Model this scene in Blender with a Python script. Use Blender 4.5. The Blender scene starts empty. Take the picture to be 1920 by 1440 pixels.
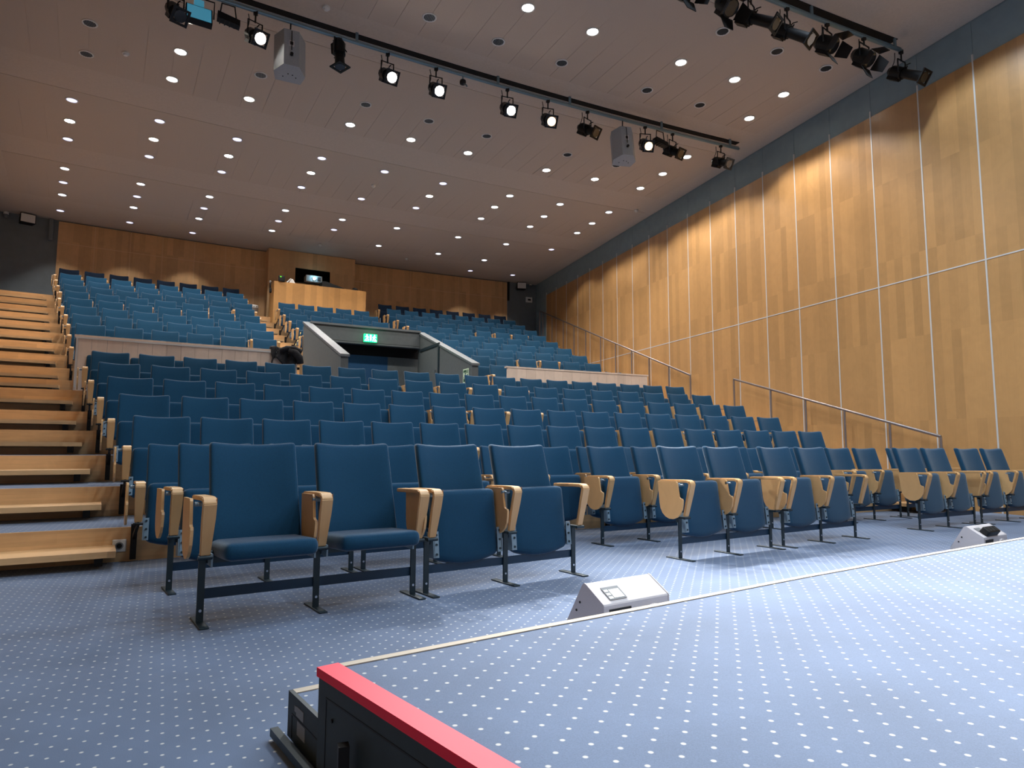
import bpy, bmesh, math, random
from math import pi, sin, cos, atan2, sqrt, hypot
from mathutils import Vector, Matrix
random.seed(7)
SC = bpy.context.scene
COL = SC.collection

# ------------------------------------------------------------------ camera
F_PX = 1247.0
YAW, PITCH, ROLL = .3505, .0977, .0035
CAM = Vector((0, 0, .83))
fw = Vector((sin(YAW)*cos(PITCH), cos(YAW)*cos(PITCH), sin(PITCH)))
rt = Vector((cos(YAW), -sin(YAW), 0)); up = rt.cross(fw)
r2 = rt*cos(ROLL) + up*sin(ROLL); u2 = -rt*sin(ROLL) + up*cos(ROLL)
cd = bpy.data.cameras.new('camera'); cam = bpy.data.objects.new('camera', cd); COL.objects.link(cam)
cd.sensor_width = 36; cd.lens = F_PX/1920*36; cd.clip_start = .02; cd.clip_end = 200
m = Matrix((r2, u2, -fw)).transposed().to_4x4(); m.translation = CAM
cam.matrix_world = m
SC.camera = cam

# ------------------------------------------------------------------ world, exposure
w = bpy.data.worlds.new('world'); SC.world = w; w.use_nodes = True
w.node_tree.nodes['Background'].inputs[0].default_value = (.5, .55, .62, 1)
w.node_tree.nodes['Background'].inputs[1].default_value = .02
vs = SC.view_settings
vs.view_transform = 'Standard'; vs.look = 'None'; vs.gamma = 1; vs.exposure = 0.62; vs.use_curve_mapping = False
SC.cycles.use_denoising = True
SC.cycles.max_bounces = 6; SC.cycles.diffuse_bounces = 3; SC.cycles.glossy_bounces = 2
SC.cycles.use_adaptive_sampling = True; SC.cycles.adaptive_threshold = .05
SC.cycles.sample_clamp_indirect = 6

DOWN_W = 108.0       # radiant power of one lit house downlight
DOWN_DIM = 45.0
SPOT_W = 2500.0       # theatre profile spots that are switched on
STAGE_FILL_W = 95.0      # unseen downlights added over the stage as fill

# ------------------------------------------------------------------ helpers
def lin(c):
    return tuple((v/255/12.92 if v/255 <= .04045 else ((v/255+.055)/1.055)**2.4) for v in c)
MAT = {}
def mat(name, rgb, rough=.6, metal=0, spec=.4, sheen=0, noise=None, bump=None, emit=None, estr=0, coat=0):
    if name in MAT: return MAT[name]
    mt = bpy.data.materials.new(name); mt.use_nodes = True
    nt = mt.node_tree; b = nt.nodes['Principled BSDF']
    c = lin(rgb) + (1,)
    b.inputs['Base Color'].default_value = c
    b.inputs['Roughness'].default_value = rough; b.inputs['Metallic'].default_value = metal
    b.inputs['Specular IOR Level'].default_value = spec
    if sheen: b.inputs['Sheen Weight'].default_value = sheen; b.inputs['Sheen Roughness'].default_value = .4
    if coat: b.inputs['Coat Weight'].default_value = coat; b.inputs['Coat Roughness'].default_value = .25
    if emit: b.inputs['Emission Color'].default_value = lin(emit)+(1,); b.inputs['Emission Strength'].default_value = estr
    if noise or bump:
        pos = nt.nodes.new('ShaderNodeNewGeometry')
        if noise:
            sc_, amt = noise
            n = nt.nodes.new('ShaderNodeTexNoise'); n.inputs['Scale'].default_value = sc_; n.inputs['Detail'].default_value = 4
            nt.links.new(pos.outputs['Position'], n.inputs['Vector'])
            mr = nt.nodes.new('ShaderNodeMapRange'); mr.inputs['From Min'].default_value = .3; mr.inputs['From Max'].default_value = .7
            mr.inputs['To Min'].default_value = 1-amt; mr.inputs['To Max'].default_value = 1+amt
            nt.links.new(n.outputs['Fac'], mr.inputs['Value'])
            mx = nt.nodes.new('ShaderNodeVectorMath'); mx.operation = 'SCALE'; mx.inputs[0].default_value = c[:3]
            nt.links.new(mr.outputs[0], mx.inputs['Scale']); nt.links.new(mx.outputs[0], b.inputs['Base Color'])
        if bump:
            sc_, st = bump
            n = nt.nodes.new('ShaderNodeTexNoise'); n.inputs['Scale'].default_value = sc_; n.inputs['Detail'].default_value = 2
            nt.links.new(pos.outputs['Position'], n.inputs['Vector'])
            bp = nt.nodes.new('ShaderNodeBump'); bp.inputs['Strength'].default_value = st; bp.inputs['Distance'].default_value = .004
            nt.links.new(n.outputs['Fac'], bp.inputs['Height']); nt.links.new(bp.outputs[0], b.inputs['Normal'])
    if emit and estr > 1: mt.cycles.emission_sampling = 'NONE'     # their light comes from the lamps beside them
    MAT[name] = mt
    return mt

def wood(name, rgb, rough=.4, axis='z', strip=.2, length=1.2, var=.16, grain=.10, coat=0, uaxis='y', obj=False, offs=.37):
    """Veneer: staggered strips that run along AXIS, each a little lighter or darker, with fine grain."""
    mt = bpy.data.materials.new(name); mt.use_nodes = True
    nt = mt.node_tree; N = nt.nodes.new; L = nt.links.new
    b = nt.nodes['Principled BSDF']; b.inputs['Roughness'].default_value = rough
    if coat: b.inputs['Coat Weight'].default_value = coat; b.inputs['Coat Roughness'].default_value = .22
    if obj:
        g = N('ShaderNodeTexCoord'); src = g.outputs['Object']
    else:
        g = N('ShaderNodeNewGeometry'); src = g.outputs['Position']
    sp = N('ShaderNodeSeparateXYZ'); L(src, sp.inputs[0])
    cb = N('ShaderNodeCombineXYZ')
    L(sp.outputs[axis.upper()], cb.inputs[0]); L(sp.outputs[uaxis.upper()], cb.inputs[1])
    br = N('ShaderNodeTexBrick'); L(cb.outputs[0], br.inputs['Vector'])
    br.inputs['Scale'].default_value = 1; br.inputs['Mortar Size'].default_value = 0
    br.inputs['Brick Width'].default_value = length; br.inputs['Row Height'].default_value = strip
    br.offset = offs; br.offset_frequency = 2; br.squash = 1
    br.inputs['Color1'].default_value = (0, 0, 0, 1); br.inputs['Color2'].default_value = (1, 1, 1, 1)
    # grain: noise stretched along the strip
    mp = N('ShaderNodeVectorMath'); mp.operation = 'MULTIPLY'; L(cb.outputs[0], mp.inputs[0]); mp.inputs[1].default_value = (3.0, 42, 1)
    ns = N('ShaderNodeTexNoise'); ns.inputs['Scale'].default_value = 1; ns.inputs['Detail'].default_value = 5; ns.inputs['Roughness'].default_value = .6
    L(mp.outputs[0], ns.inputs['Vector'])
    n2 = N('ShaderNodeTexNoise'); n2.inputs['Scale'].default_value = 5; n2.inputs['Detail'].default_value = 4; n2.inputs['Distortion'].default_value = 1.2
    L(src, n2.inputs['Vector'])
    def mr(sock, a, c_):
        q = N('ShaderNodeMapRange'); q.inputs['From Min'].default_value = 0; q.inputs['From Max'].default_value = 1
        q.inputs['To Min'].default_value = a; q.inputs['To Max'].default_value = c_; L(sock, q.inputs['Value']); return q.outputs[0]
    s1 = mr(br.outputs['Color'], 1-var, 1+var*.6); s2 = mr(ns.outputs['Fac'], 1-grain, 1+grain); s3 = mr(n2.outputs['Fac'], .88, 1.10)
    m1 = N('ShaderNodeMath'); m1.operation = 'MULTIPLY'; L(s1, m1.inputs[0]); L(s2, m1.inputs[1])
    m2 = N('ShaderNodeMath'); m2.operation = 'MULTIPLY'; L(m1.outputs[0], m2.inputs[0]); L(s3, m2.inputs[1])
    sc = N('ShaderNodeVectorMath'); sc.operation = 'SCALE'; sc.inputs[0].default_value = lin(rgb); L(m2.outputs[0], sc.inputs['Scale'])
    L(sc.outputs[0], b.inputs['Base Color'])
    MAT[name] = mt
    return mt

def carpet(name, rgb, dot):
    mt = bpy.data.materials.new(name); mt.use_nodes = True
    nt = mt.node_tree; N = nt.nodes.new; L = nt.links.new
    b = nt.nodes['Principled BSDF']; b.inputs['Roughness'].default_value = .95; b.inputs['Specular IOR Level'].default_value = .15
    b.inputs['Sheen Weight'].default_value = .25
    g = N('ShaderNodeNewGeometry')
    rot = N('ShaderNodeVectorRotate'); rot.rotation_type = 'Z_AXIS'; rot.inputs['Angle'].default_value = math.radians(37.5); L(g.outputs['Position'], rot.inputs['Vector'])
    sc = N('ShaderNodeVectorMath'); sc.operation = 'SCALE'; sc.inputs['Scale'].default_value = 1/.0555; L(rot.outputs[0], sc.inputs[0])
    fr = N('ShaderNodeVectorMath'); fr.operation = 'FRACTION'; L(sc.outputs[0], fr.inputs[0])
    sb = N('ShaderNodeVectorMath'); sb.operation = 'SUBTRACT'; sb.inputs[1].default_value = (.5, .5, .5); L(fr.outputs[0], sb.inputs[0])
    ml = N('ShaderNodeVectorMath'); ml.operation = 'MULTIPLY'; ml.inputs[1].default_value = (1, 1, 0); L(sb.outputs[0], ml.inputs[0])
    ln = N('ShaderNodeVectorMath'); ln.operation = 'LENGTH'; L(ml.outputs[0], ln.inputs[0])
    mr = N('ShaderNodeMapRange'); mr.inputs['From Min'].default_value = .07; mr.inputs['From Max'].default_value = .115
    mr.inputs['To Min'].default_value = 1; mr.inputs['To Max'].default_value = 0; L(ln.outputs['Value'], mr.inputs['Value'])
    n1 = N('ShaderNodeTexNoise'); n1.inputs['Scale'].default_value = 2.3; n1.inputs['Detail'].default_value = 5; L(g.outputs['Position'], n1.inputs['Vector'])
    n2 = N('ShaderNodeTexNoise'); n2.inputs['Scale'].default_value = 420; n2.inputs['Detail'].default_value = 2; L(g.outputs['Position'], n2.inputs['Vector'])
    ad = N('ShaderNodeMath'); ad.operation = 'ADD'; L(n1.outputs['Fac'], ad.inputs[0]); L(n2.outputs['Fac'], ad.inputs[1])
    r2_ = N('ShaderNodeMapRange'); r2_.inputs['From Min'].default_value = .6; r2_.inputs['From Max'].default_value = 1.4
    r2_.inputs['To Min'].default_value = .72; r2_.inputs['To Max'].default_value = 1.28; L(ad.outputs[0], r2_.inputs['Value'])
    s2 = N('ShaderNodeVectorMath'); s2.operation = 'SCALE'; s2.inputs[0].default_value = lin(rgb); L(r2_.outputs[0], s2.inputs['Scale'])
    mx = N('ShaderNodeMix'); mx.data_type = 'RGBA'; L(mr.outputs[0], mx.inputs['Factor']); L(s2.outputs[0], mx.inputs['A']); mx.inputs['B'].default_value = lin(dot)+(1,)
    L(mx.outputs['Result'], b.inputs['Base Color'])
    MAT[name] = mt
    return mt

# materials ---------------------------------------------------------
carpet('carpet', (88, 105, 132), (186, 188, 188))
wood('birch', (183, 140, 90), rough=.38, axis='z', uaxis='y', strip=.143, length=1.28, var=.15, grain=.07, coat=.3, offs=0)
wood('birch_back', (212, 170, 122), rough=.5, axis='z', uaxis='x', strip=.14, length=1.6, var=.14, grain=.10)
wood('desk_veneer', (206, 152, 90), rough=.45, axis='z', uaxis='x', strip=.17, length=4, var=.20, grain=.06)
wood('ash_step', (210, 168, 120), rough=.42, axis='x', uaxis='z', strip=.075, length=1.0, var=.18, grain=.22)
wood('parapet_wood', (222, 202, 186), rough=.5, axis='z', uaxis='x', strip=.22, length=4, var=.10, grain=.05)
wood('arm_wood', (208, 164, 112), rough=.4, axis='y', uaxis='x', strip=.5, length=3, var=.05, grain=.10, obj=True)
mat('fabric', (21, 63, 91), rough=.92, spec=.15, sheen=.35, noise=(260, .16), bump=(700, .25))
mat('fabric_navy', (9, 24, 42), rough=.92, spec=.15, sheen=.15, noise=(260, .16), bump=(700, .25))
mat('seat_side', (24, 34, 44), rough=.7)
mat('steel_dark', (38, 52, 60), rough=.45, metal=.3)
mat('steel_plate', (120, 142, 158), rough=.45)
mat('crossbar', (14, 48, 74), rough=.45)
mat('black', (14, 15, 17), rough=.55)
mat('black_soft', (20, 20, 23), rough=.9, noise=(40, .4))
mat('metal_lamp', (20, 21, 23), rough=.42, metal=.4)
mat('zinc', (120, 146, 160), rough=.4, metal=.5)
mat('rail_metal', (150, 140, 138), rough=.35, metal=.7)
mat('strip_alu', (205, 205, 205), rough=.4, metal=.2)
mat('strip_wood', (224, 190, 148), rough=.5)
mat('grey_paint', (112, 121, 126), rough=.7, noise=(6, .05))
mat('teal_paint', (132, 152, 160), rough=.7, noise=(6, .05))
mat('vom_grey', (84, 89, 91), rough=.65, noise=(14, .06))
mat('coping', (108, 114, 118), rough=.4, metal=.3)
mat('door_blue', (8, 62, 100), rough=.6)
mat('ceiling_white', (198, 186, 174), rough=.9, noise=(30, .04))
mat('ceiling_panel', (194, 181, 168), rough=.9, noise=(240, .08))
mat('void', (4, 4, 5), rough=.9)
mat('spk_grey', (160, 168, 176), rough=.55, noise=(60, .05))
mat('monitor_grey', (196, 192, 196), rough=.6, noise=(300, .04))
mat('red_edge', (226, 24, 62), rough=.6)
mat('edge_beige', (176, 165, 150), rough=.8)
mat('stage_side', (40, 52, 58), rough=.6, noise=(20, .1))
mat('white_plastic', (222, 222, 220), rough=.5)
mat('paper', (236, 236, 232), rough=.8)
mat('grey_plastic', (120, 124, 128), rough=.5)
mat('chrome', (210, 210, 212), rough=.2, metal=1)
mat('lamp_on', (255, 255, 255), emit=(255, 248, 235), estr=14)
mat('lamp_dim', (230, 230, 245), emit=(206, 204, 246), estr=1.35)
mat('lamp_mid', (240, 240, 245), emit=(235, 240, 255), estr=4)
mat('lens_on', (255, 255, 255), emit=(255, 246, 232), estr=22)
mat('lens_warm', (255, 230, 200), emit=(255, 205, 150), estr=3.0)
mat('lens_off', (30, 32, 36), rough=.1, spec=.8)
mat('lens_glass', (190, 190, 186), rough=.15, spec=.8)
mat('flood_glass', (60, 120, 140), rough=.15, spec=.9, emit=(70, 150, 180), estr=.35)
mat('projector_lens', (160, 220, 255), emit=(150, 220, 255), estr=6)
mat('exit_green', (30, 200, 120), emit=(26, 205, 120), estr=1.6)
mat('exit_white', (230, 255, 240), emit=(225, 255, 238), estr=2.4)
mat('sign_green', (20, 66, 40), rough=.5)
mat('sign_pale', (206, 224, 196), rough=.5)
mat('green_led', (90, 200, 40), emit=(90, 210, 40), estr=.8)
mat('tape_yellow', (216, 190, 120), rough=.6)
mat('tin_grey', (150, 146, 142), rough=.35, metal=.6)
mat('coat_cloth', (34, 34, 38), rough=.95, noise=(18, .5), bump=(30, .6))

class MB:
    """mesh builder: collects faces with a material index per face"""
    def __init__(s): s.v = []; s.f = []; s.mi = []; s.sm = []
    def add(s, vs_, fs_, mi=0, smooth=False, M=None):
        o = len(s.v)
        s.v += [tuple(M @ Vector(p)) if M else tuple(p) for p in vs_]
        for f in fs_: s.f.append([i+o for i in f]); s.mi.append(mi); s.sm.append(smooth)
        return s
    def box(s, x0, x1, y0, y1, z0, z1, mi=0, M=None):
        v = [(x, y, z) for z in (z0, z1) for y in (y0, y1) for x in (x0, x1)]
        return s.add(v, [(0, 2, 3, 1), (4, 5, 7, 6), (0, 1, 5, 4), (2, 6, 7, 3), (0, 4, 6, 2), (1, 3, 7, 5)], mi, False, M)
    def prism(s, poly, a0, a1, axis='x', mi=0, M=None, smooth=False):
        """poly in the two other axes (y,z) / (x,z) / (x,y), extruded along axis"""
        def p(u, v, a):
            return (a, u, v) if axis == 'x' else (u, a, v) if axis == 'y' else (u, v, a)
        n = len(poly)
        v = [p(u, t, a0) for u, t in poly] + [p(u, t, a1) for u, t in poly]
        o = len(s.v)
        fs = [list(range(n))[::-1], list(range(n, 2*n))] + [(i, (i+1) % n, n+(i+1) % n, n+i) for i in range(n)]
        return s.add(v, fs, mi, smooth, M)
    def cyl(s, p0, p1, r, n=10, mi=0, r1=None, cap=True, smooth=True, M=None):
        p0 = Vector(p0); p1 = Vector(p1); d = (p1-p0).normalized()
        a = d.orthogonal().normalized(); b = d.cross(a); r1 = r if r1 is None else r1
        v = []
        for q, rr in ((p0, r), (p1, r1)):
            for i in range(n):
                t = 2*pi*i/n; v.append(q + a*cos(t)*rr + b*sin(t)*rr)
        fs = [(i, (i+1) % n, n+(i+1) % n, n+i) for i in range(n)]
        s.add(v, fs, mi, smooth, M)
        if cap: s.add(v[:n], [list(range(n))[::-1]], mi, False, M); s.add(v[n:], [list(range(n))], mi, False, M)
        return s
    def tube(s, pts, r, n=6, mi=0, M=None):
        pts = [Vector(p) for p in pts]; v = []; N_ = len(pts)
        d = (pts[1]-pts[0]).normalized(); a = d.orthogonal().normalized()
        for k, q in enumerate(pts):
            d = (pts[min(k+1, N_-1)]-pts[max(k-1, 0)]).normalized()
            a = (a-d*a.dot(d)).normalized(); b = d.cross(a)
            for i in range(n):
                t = 2*pi*i/n; v.append(q+a*cos(t)*r+b*sin(t)*r)
        fs = [(k*n+i, k*n+(i+1) % n, (k+1)*n+(i+1) % n, (k+1)*n+i) for k in range(N_-1) for i in range(n)]
        fs += [list(range(n))[::-1], list(range((N_-1)*n, N_*n))]
        return s.add(v, fs, mi, True, M)
    def rbox(s, hx, hy, hz, r, nx=3, ny=3, nz=3, warp=None, mi=0, M=None):
        """rounded box, corner radius r, centred; warp(p)->p bends it afterwards"""
        def cs(h, n):
            c = [-h, -h+r*.12, -h+r*.4, -h+r]
            c += [-h+r+(2*h-2*r)*i/(n+1) for i in range(1, n+1)]
            c += [h-r, h-r*.4, h-r*.12, h]; return c
        X, Y, Z = cs(hx, nx), cs(hy, ny), cs(hz, nz)
        vd = {}; vv = []; ff = []
        def vid(p):
            k = tuple(round(t, 6) for t in p)
            if k not in vd:
                q = Vector((max(-hx+r, min(hx-r, p[0])), max(-hy+r, min(hy-r, p[1])), max(-hz+r, min(hz-r, p[2]))))
                d = Vector(p)-q
                if d.length > 1e-9: q = q+d.normalized()*r
                vd[k] = len(vv); vv.append(warp(q) if warp else q)
            return vd[k]
        def face(A, B, mk, flip):
            for i in range(len(A)-1):
                for j in range(len(B)-1):
                    q = [vid(mk(A[i], B[j])), vid(mk(A[i+1], B[j])), vid(mk(A[i+1], B[j+1])), vid(mk(A[i], B[j+1]))]
                    ff.append(q[::-1] if flip else q)
        face(X, Y, lambda a, b: (a, b, hz), False); face(X, Y, lambda a, b: (a, b, -hz), True)
        face(X, Z, lambda a, b: (a, -hy, b), False); face(X, Z, lambda a, b: (a, hy, b), True)
        face(Y, Z, lambda a, b: (hx, a, b), False); face(Y, Z, lambda a, b: (-hx, a, b), True)
        return s.add(vv, ff, mi, True, M)
    def mesh(s, name, mats):
        me = bpy.data.meshes.new(name)
        me.from_pydata([tuple(v) for v in s.v], [], s.f)
        for m_ in (mats if isinstance(mats, (list, tuple)) else [mats]): me.materials.append(MAT[m_])
        for p, mi, sm in zip(me.polygons, s.mi, s.sm): p.material_index = mi; p.use_smooth = sm
        me.update(); return me

def link(name, me, parent=None, loc=None, rz=0, M=None):
    o = bpy.data.objects.new(name, me); COL.objects.link(o)
    if parent: o.parent = parent
    if M is not None: o.matrix_local = M
    else:
        if loc is not None: o.location = loc
        if rz: o.rotation_euler = (0, 0, rz)
    return o
def tag(o, label, cat, group=None):
    o['label'] = label; o['category'] = cat
    if group: o['group'] = group
    return o
def thing(name, label, cat, loc=(0, 0, 0), rz=0, group=None):
    return tag(link(name, None, None, loc, rz), label, cat, group)
def struct(name, mb, mats, label=None):
    o = link(name, mb.mesh(name, mats)); o['kind'] = 'structure'
    if label: o['label'] = label
    return o
def part(name, mb, mats, parent, label=None, **k):
    o = link(name, mb.mesh(name, mats), parent, **k)
    if label: o['label'] = label
    return o
ORD = ['zeroth', 'first', 'second', 'third', 'fourth', 'fifth', 'sixth', 'seventh', 'eighth', 'ninth', 'tenth', 'eleventh', 'twelfth',
       'thirteenth', 'fourteenth', 'fifteenth', 'sixteenth', 'seventeenth', 'eighteenth', 'nineteenth', 'twentieth']

# ------------------------------------------------------------------ the hall's plan: all rows are arcs about one centre
XC, YC = 13.333, -63.011
A0 = pi/2 + .1415
def ang(s): return A0 - s/85.0            # s: metres to the right of the hall's axis, at the back wall
def P(R, s, z=0): a = ang(s); return Vector((XC+R*cos(a), YC+R*sin(a), z))
def Pa(R, a, z=0): return Vector((XC+R*cos(a), YC+R*sin(a), z))
def s_of(a): return (A0-a)*85
XW = 9.2                                   # right wall plane
LW0, LW1 = Vector((-1.6, 1.6, 0)), Vector((-7.05, 20.2, 0))   # left wall line
ZC = 6.95
RBACK = 85.75
def s_left(R):
    lo, hi = -12., 0.
    d = LW1-LW0
    for _ in range(40):
        mid = (lo+hi)/2; p = P(R, mid)
        if d.x*(p.y-LW0.y)-d.y*(p.x-LW0.x) > 0: lo = mid
        else: hi = mid
    return lo
def s_right(R):
    return (A0-math.acos((XW-XC)/R))*85
def arc_pts(R, s0, s1, n): return [(R, s0+(s1-s0)*i/n) for i in range(n+1)]
def sector(mb, R0, R1, s0, s1, z0, z1, n=None, mi_top=0, mi_front=None, mi_side=None):
    """solid annular sector, faces: top, front (towards the stage), back, ends, bottom"""
    n = n or max(1, int(abs(s1-s0)/.8))
    mf = mi_top if mi_front is None else mi_front; ms = mf if mi_side is None else mi_side
    for i in range(n):
        a, b = s0+(s1-s0)*i/n, s0+(s1-s0)*(i+1)/n
        v = [P(R0, a, z0), P(R0, b, z0), P(R1, b, z0), P(R1, a, z0), P(R0, a, z1), P(R0, b, z1), P(R1, b, z1), P(R1, a, z1)]
        mb.add(v, [(4, 5, 6, 7)], mi_top); mb.add(v, [(0, 1, 5, 4)], mf); mb.add(v, [(2, 3, 7, 6)], ms); mb.add(v, [(3, 2, 1, 0)], ms)
        if i == 0: mb.add(v, [(3, 0, 4, 7)], ms)
        if i == n-1: mb.add(v, [(1, 2, 6, 5)], ms)
    return mb

# rows: name, R of backrest top, floor z, angle of first backrest's left corner, angular pitch, seats
TOP = .865
LOWER = [('C', 69.97, -.0, 1.77449, .00785, 14), ('D', 70.959, .247, 1.77549, .007437, 17), ('E', 71.947, .499, 1.77680, .007697, 17),
         ('F', 72.935, .756, 1.77813, .007492, 18), ('G', 73.923, 1.016, 1.77940, .007671, 18), ('H', 74.911, 1.270, 1.78057, .007420, 19)]
def RU(k): return 77.171+.872*k
def ZU(k): return 1.802+.313*k
UPL = {0: (1.78330, .00765, 6), 1: (1.78420, .007443, 6), 2: (1.78524, .006577, 7), 3: (1.78609, .006696, 7), 4: (1.78715, .006872, 7), 5: (1.78813, .007054, 7),
       6: (1.78883, .006273, 8), 7: (1.78971, .006409, 8), 8: (1.79057, .006540, 8), 9: (1.79131, .006636, 8)}
UPM = {3: (1.73030, .006700, 5), 4: (1.73002, .006620, 5), 5: (1.73016, .006532, 5), 6: (1.73003, .006425, 5), 7: (1.72997, .006339, 5)}
UPR = {0: (1.68598, .007756, 6), 1: (1.68657, .007756, 6), 2: (1.68706, .006825, 7), 3: (1.68742, .006949, 7), 4: (1.68791, .007108, 7), 5: (1.68857, .007346, 7),
       6: (1.68915, .006606, 8), 7: (1.68941, .006659, 8), 8: (1.68985, .006800, 8), 9: (1.69032, .006907, 8)}
UPDZ = {5: .006, 6: .008, 7: .01, 8: .018, 9: .018}
R_AISLE, Z_AISLE, R_PAR = 75.10, 1.60, 75.95
VOM0, VOM1, R_VOM = -1.66, 1.34, 79.0     # vomitory: left and right outer faces, rear beam

# ------------------------------------------------------------------ floor, tiers, walls, ceiling
struct('floor', MB().box(-14, 14, -6, 9, -.06, 0), 'carpet', 'blue carpet with small white dots, flat floor before the stage')
def tier(name, label, R0, R1, z0, z1, spans):
    mb = MB()
    for s0, s1 in spans:
        sector(mb, R0+.022, R1, s0, s1, z0-.05, z1-.001, mi_top=0, mi_front=1, mi_side=1)
        sector(mb, R0, R0+.022, s0, s1, z0, z1, mi_top=1, mi_front=1, mi_side=1)
    o = struct(name, mb, ['carpet', 'ash_step'], label); return o
def half_step(par, R, z0, z1, s0, s1):
    """thick board fixed half-way up a riser, on black brackets, with a dark gap below"""
    zt = (z0+z1)/2
    mb = MB(); sector(mb, R-.36, R-.001, s0, s1, zt-.042, zt, n=max(1, int((s1-s0)/.6)))
    b = part('half_step', mb, 'ash_step', par, 'ash board half way up the riser')
    k = max(2, int((s1-s0)/1.0)+1)
    bm = MB()
    for i in range(k):
        sc = s0+.12+(s1-s0-.24)*i/(k-1)
        sector(bm, R-.26, R-.002, sc-.03, sc+.03, zt-.11, zt-.042, n=1)
    part('step_bracket', bm, 'black', b)
names = ['first', 'second', 'third', 'fourth', 'fifth', 'sixth', 'seventh', 'eighth', 'ninth', 'tenth']
zp = 0.
TIERS = []    # (R front, z) for looking up the ground height
low = LOWER[1:]
for i, (nm, R, z, a0, da, n) in enumerate(low):
    R0 = R-.81; R1 = (low[i+1][1]-.81) if i < 4 else R_AISLE
    sl, sr = s_left(R0), s_right(R0)
    t = tier('tier_step', 'carpeted step with ash riser carrying the %s raised row of the lower block' % names[i], R0, R1+.03, zp, z, [(sl, sr)])
    half_step(t, R0, zp, z, sl+.02, s_of(a0)-.12)
    half_step(t, R0, zp, z, s_of(a0-da*n)+.25, sr-.12)
    TIERS.append((R0, z)); zp = z
sl, sr = s_left(R_AISLE), s_right(R_AISLE)
t = tier('tier_step', 'carpeted cross aisle behind the lower block, before the wooden parapets', R_AISLE, R_PAR+.03, zp, Z_AISLE, [(sl, sr)])
half_step(t, R_AISLE, zp, Z_AISLE, sl+.02, s_of(LOWER[5][3])-.20)
half_step(t, R_AISLE, zp, Z_AISLE, s_of(LOWER[5][3]-LOWER[5][4]*19)+.25, sr-.12)
TIERS.append((R_AISLE, Z_AISLE))
mb = MB(); sector(mb, R_PAR, R_VOM+.3, VOM0+.05, VOM1-.05, Z_AISLE-.06, Z_AISLE)
struct('floor', mb, 'carpet', 'carpeted floor of the exit passage between grey side walls')
zp = Z_AISLE
for k in range(10):
    R0 = R_PAR if k == 0 else RU(k)-.67; R1 = RU(k+1)-.67 if k < 9 else RBACK
    sl, sr = s_left(R0), s_right(R0); z = ZU(k)
    if k < 3: spans = [(sl, VOM0), (VOM1, sr)]
    else: spans = [(sl, sr)]
    if k == 3: R0m = R_VOM+.32
    t = tier('tier_step', 'carpeted step with ash riser carrying the %s row of the upper block' % names[k], R0, R1+.03, zp, z,
             spans if k != 3 else [(sl, VOM0), (VOM1, sr)])
    if k == 3:
        mb = MB(); sector(mb, R_VOM+.33, R1+.03, VOM0, VOM1, z-.1, z); part('landing', mb, 'carpet', t)
    half_step(t, R0, zp, z, sl+.02, s_of(UPL[k][0])-.18)
    half_step(t, R0, zp, z, s_of(UPR[k][0]-UPR[k][1]*UPR[k][2])+.25, sr-.12)
    if k >= 1:
        le = s_of(UPL[k][0]-UPL[k][1]*UPL[k][2])
        half_step(t, R0, zp, z, le+.02, VOM0-.02 if k < 3 else -1.66)
        if k < 9: half_step(t, R0, zp, z, VOM1+.05, s_of(UPR[k][0])-.15)
    TIERS.append((R0, z)); zp = z
def ground(p):
    R = hypot(p.x-XC, p.y-YC); z = 0
    for Rf, zz in TIERS:
        if R >= Rf: z = zz
    return z

# ceiling: slab, acoustic panels in four bands, two black slots for the lighting bars
mb = MB().box(-14, 14, -6, 26, ZC+.003, ZC+.12)
ceil = struct('ceiling', mb, 'ceiling_white', 'pale grey ceiling with bands of perforated panels')
pm = MB().box(-.1862, .1862, -1.3, 1.3, -.003, .021).mesh('panel', 'ceiling_panel')
for Rb in (71.87, 75.45, 78.98, 82.57):
    sl, sr = s_left(Rb)+.35, s_right(Rb)-.30
    n = int((sr-sl)*Rb/85/.375); s0 = -n/2*.375*85/Rb
    c = (sl+sr)/2
    for i in range(n):
        s = c+(i-n/2+.5)*.375*85/Rb; a = ang(s); p = Pa(Rb, a, ZC)
        link('panel', pm, ceil, p, a-pi/2)
for R, s1 in ((73.65, 6.6), (70.07, 6.3)):
    mb = MB(); sector(mb, R-.06, R+.06, s_left(R)+.6, s1, ZC-.006, ZC+.004, n=24)
    part('slot', mb, 'void', ceil, 'black slot over the lighting bar')

# right wall
wr = struct('wall_right', MB().box(XW+.03, XW+.18, -6, 24, -.05, ZC+.05), 'teal_paint', 'right side wall, birch panels under a grey band')
Y0, DY, ZT, ZW = 6.167, .8578, 3.455, 6.335
pl = MB().box(-.03, 0.0, .008, DY-.008, .0, ZT-.008).mesh('panel', 'birch')
pu = MB().box(-.03, 0.0, .008, DY-.008, .008, ZW-ZT).mesh('panel', 'birch')
pg = MB().box(-.012, 0.0, .003, DY-.003, .0, ZC-.02-ZW-.01).mesh('panel', 'teal_paint')
sv = MB().box(-.034, -.0, -.011, .011, 0, ZW+.10).mesh('strip', 'strip_alu')
sh = MB().box(-.034, -.0, .0085, DY-.0085, -.009, .009).mesh('strip', 'strip_alu')
for j in range(-14, 19):
    y = Y0+DY*j
    if y < 21.5:
        link('panel', pl, wr, (XW+.03, y, 0)); link('panel', pu, wr, (XW+.03, y, ZT)); link('strip', sh, wr, (XW+.03, y, ZT))
    link('panel', pg, wr, (XW+.03, y, ZW+.01))
    if y < 21.8: link('strip', sv, wr, (XW+.03, y, 0))
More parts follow.
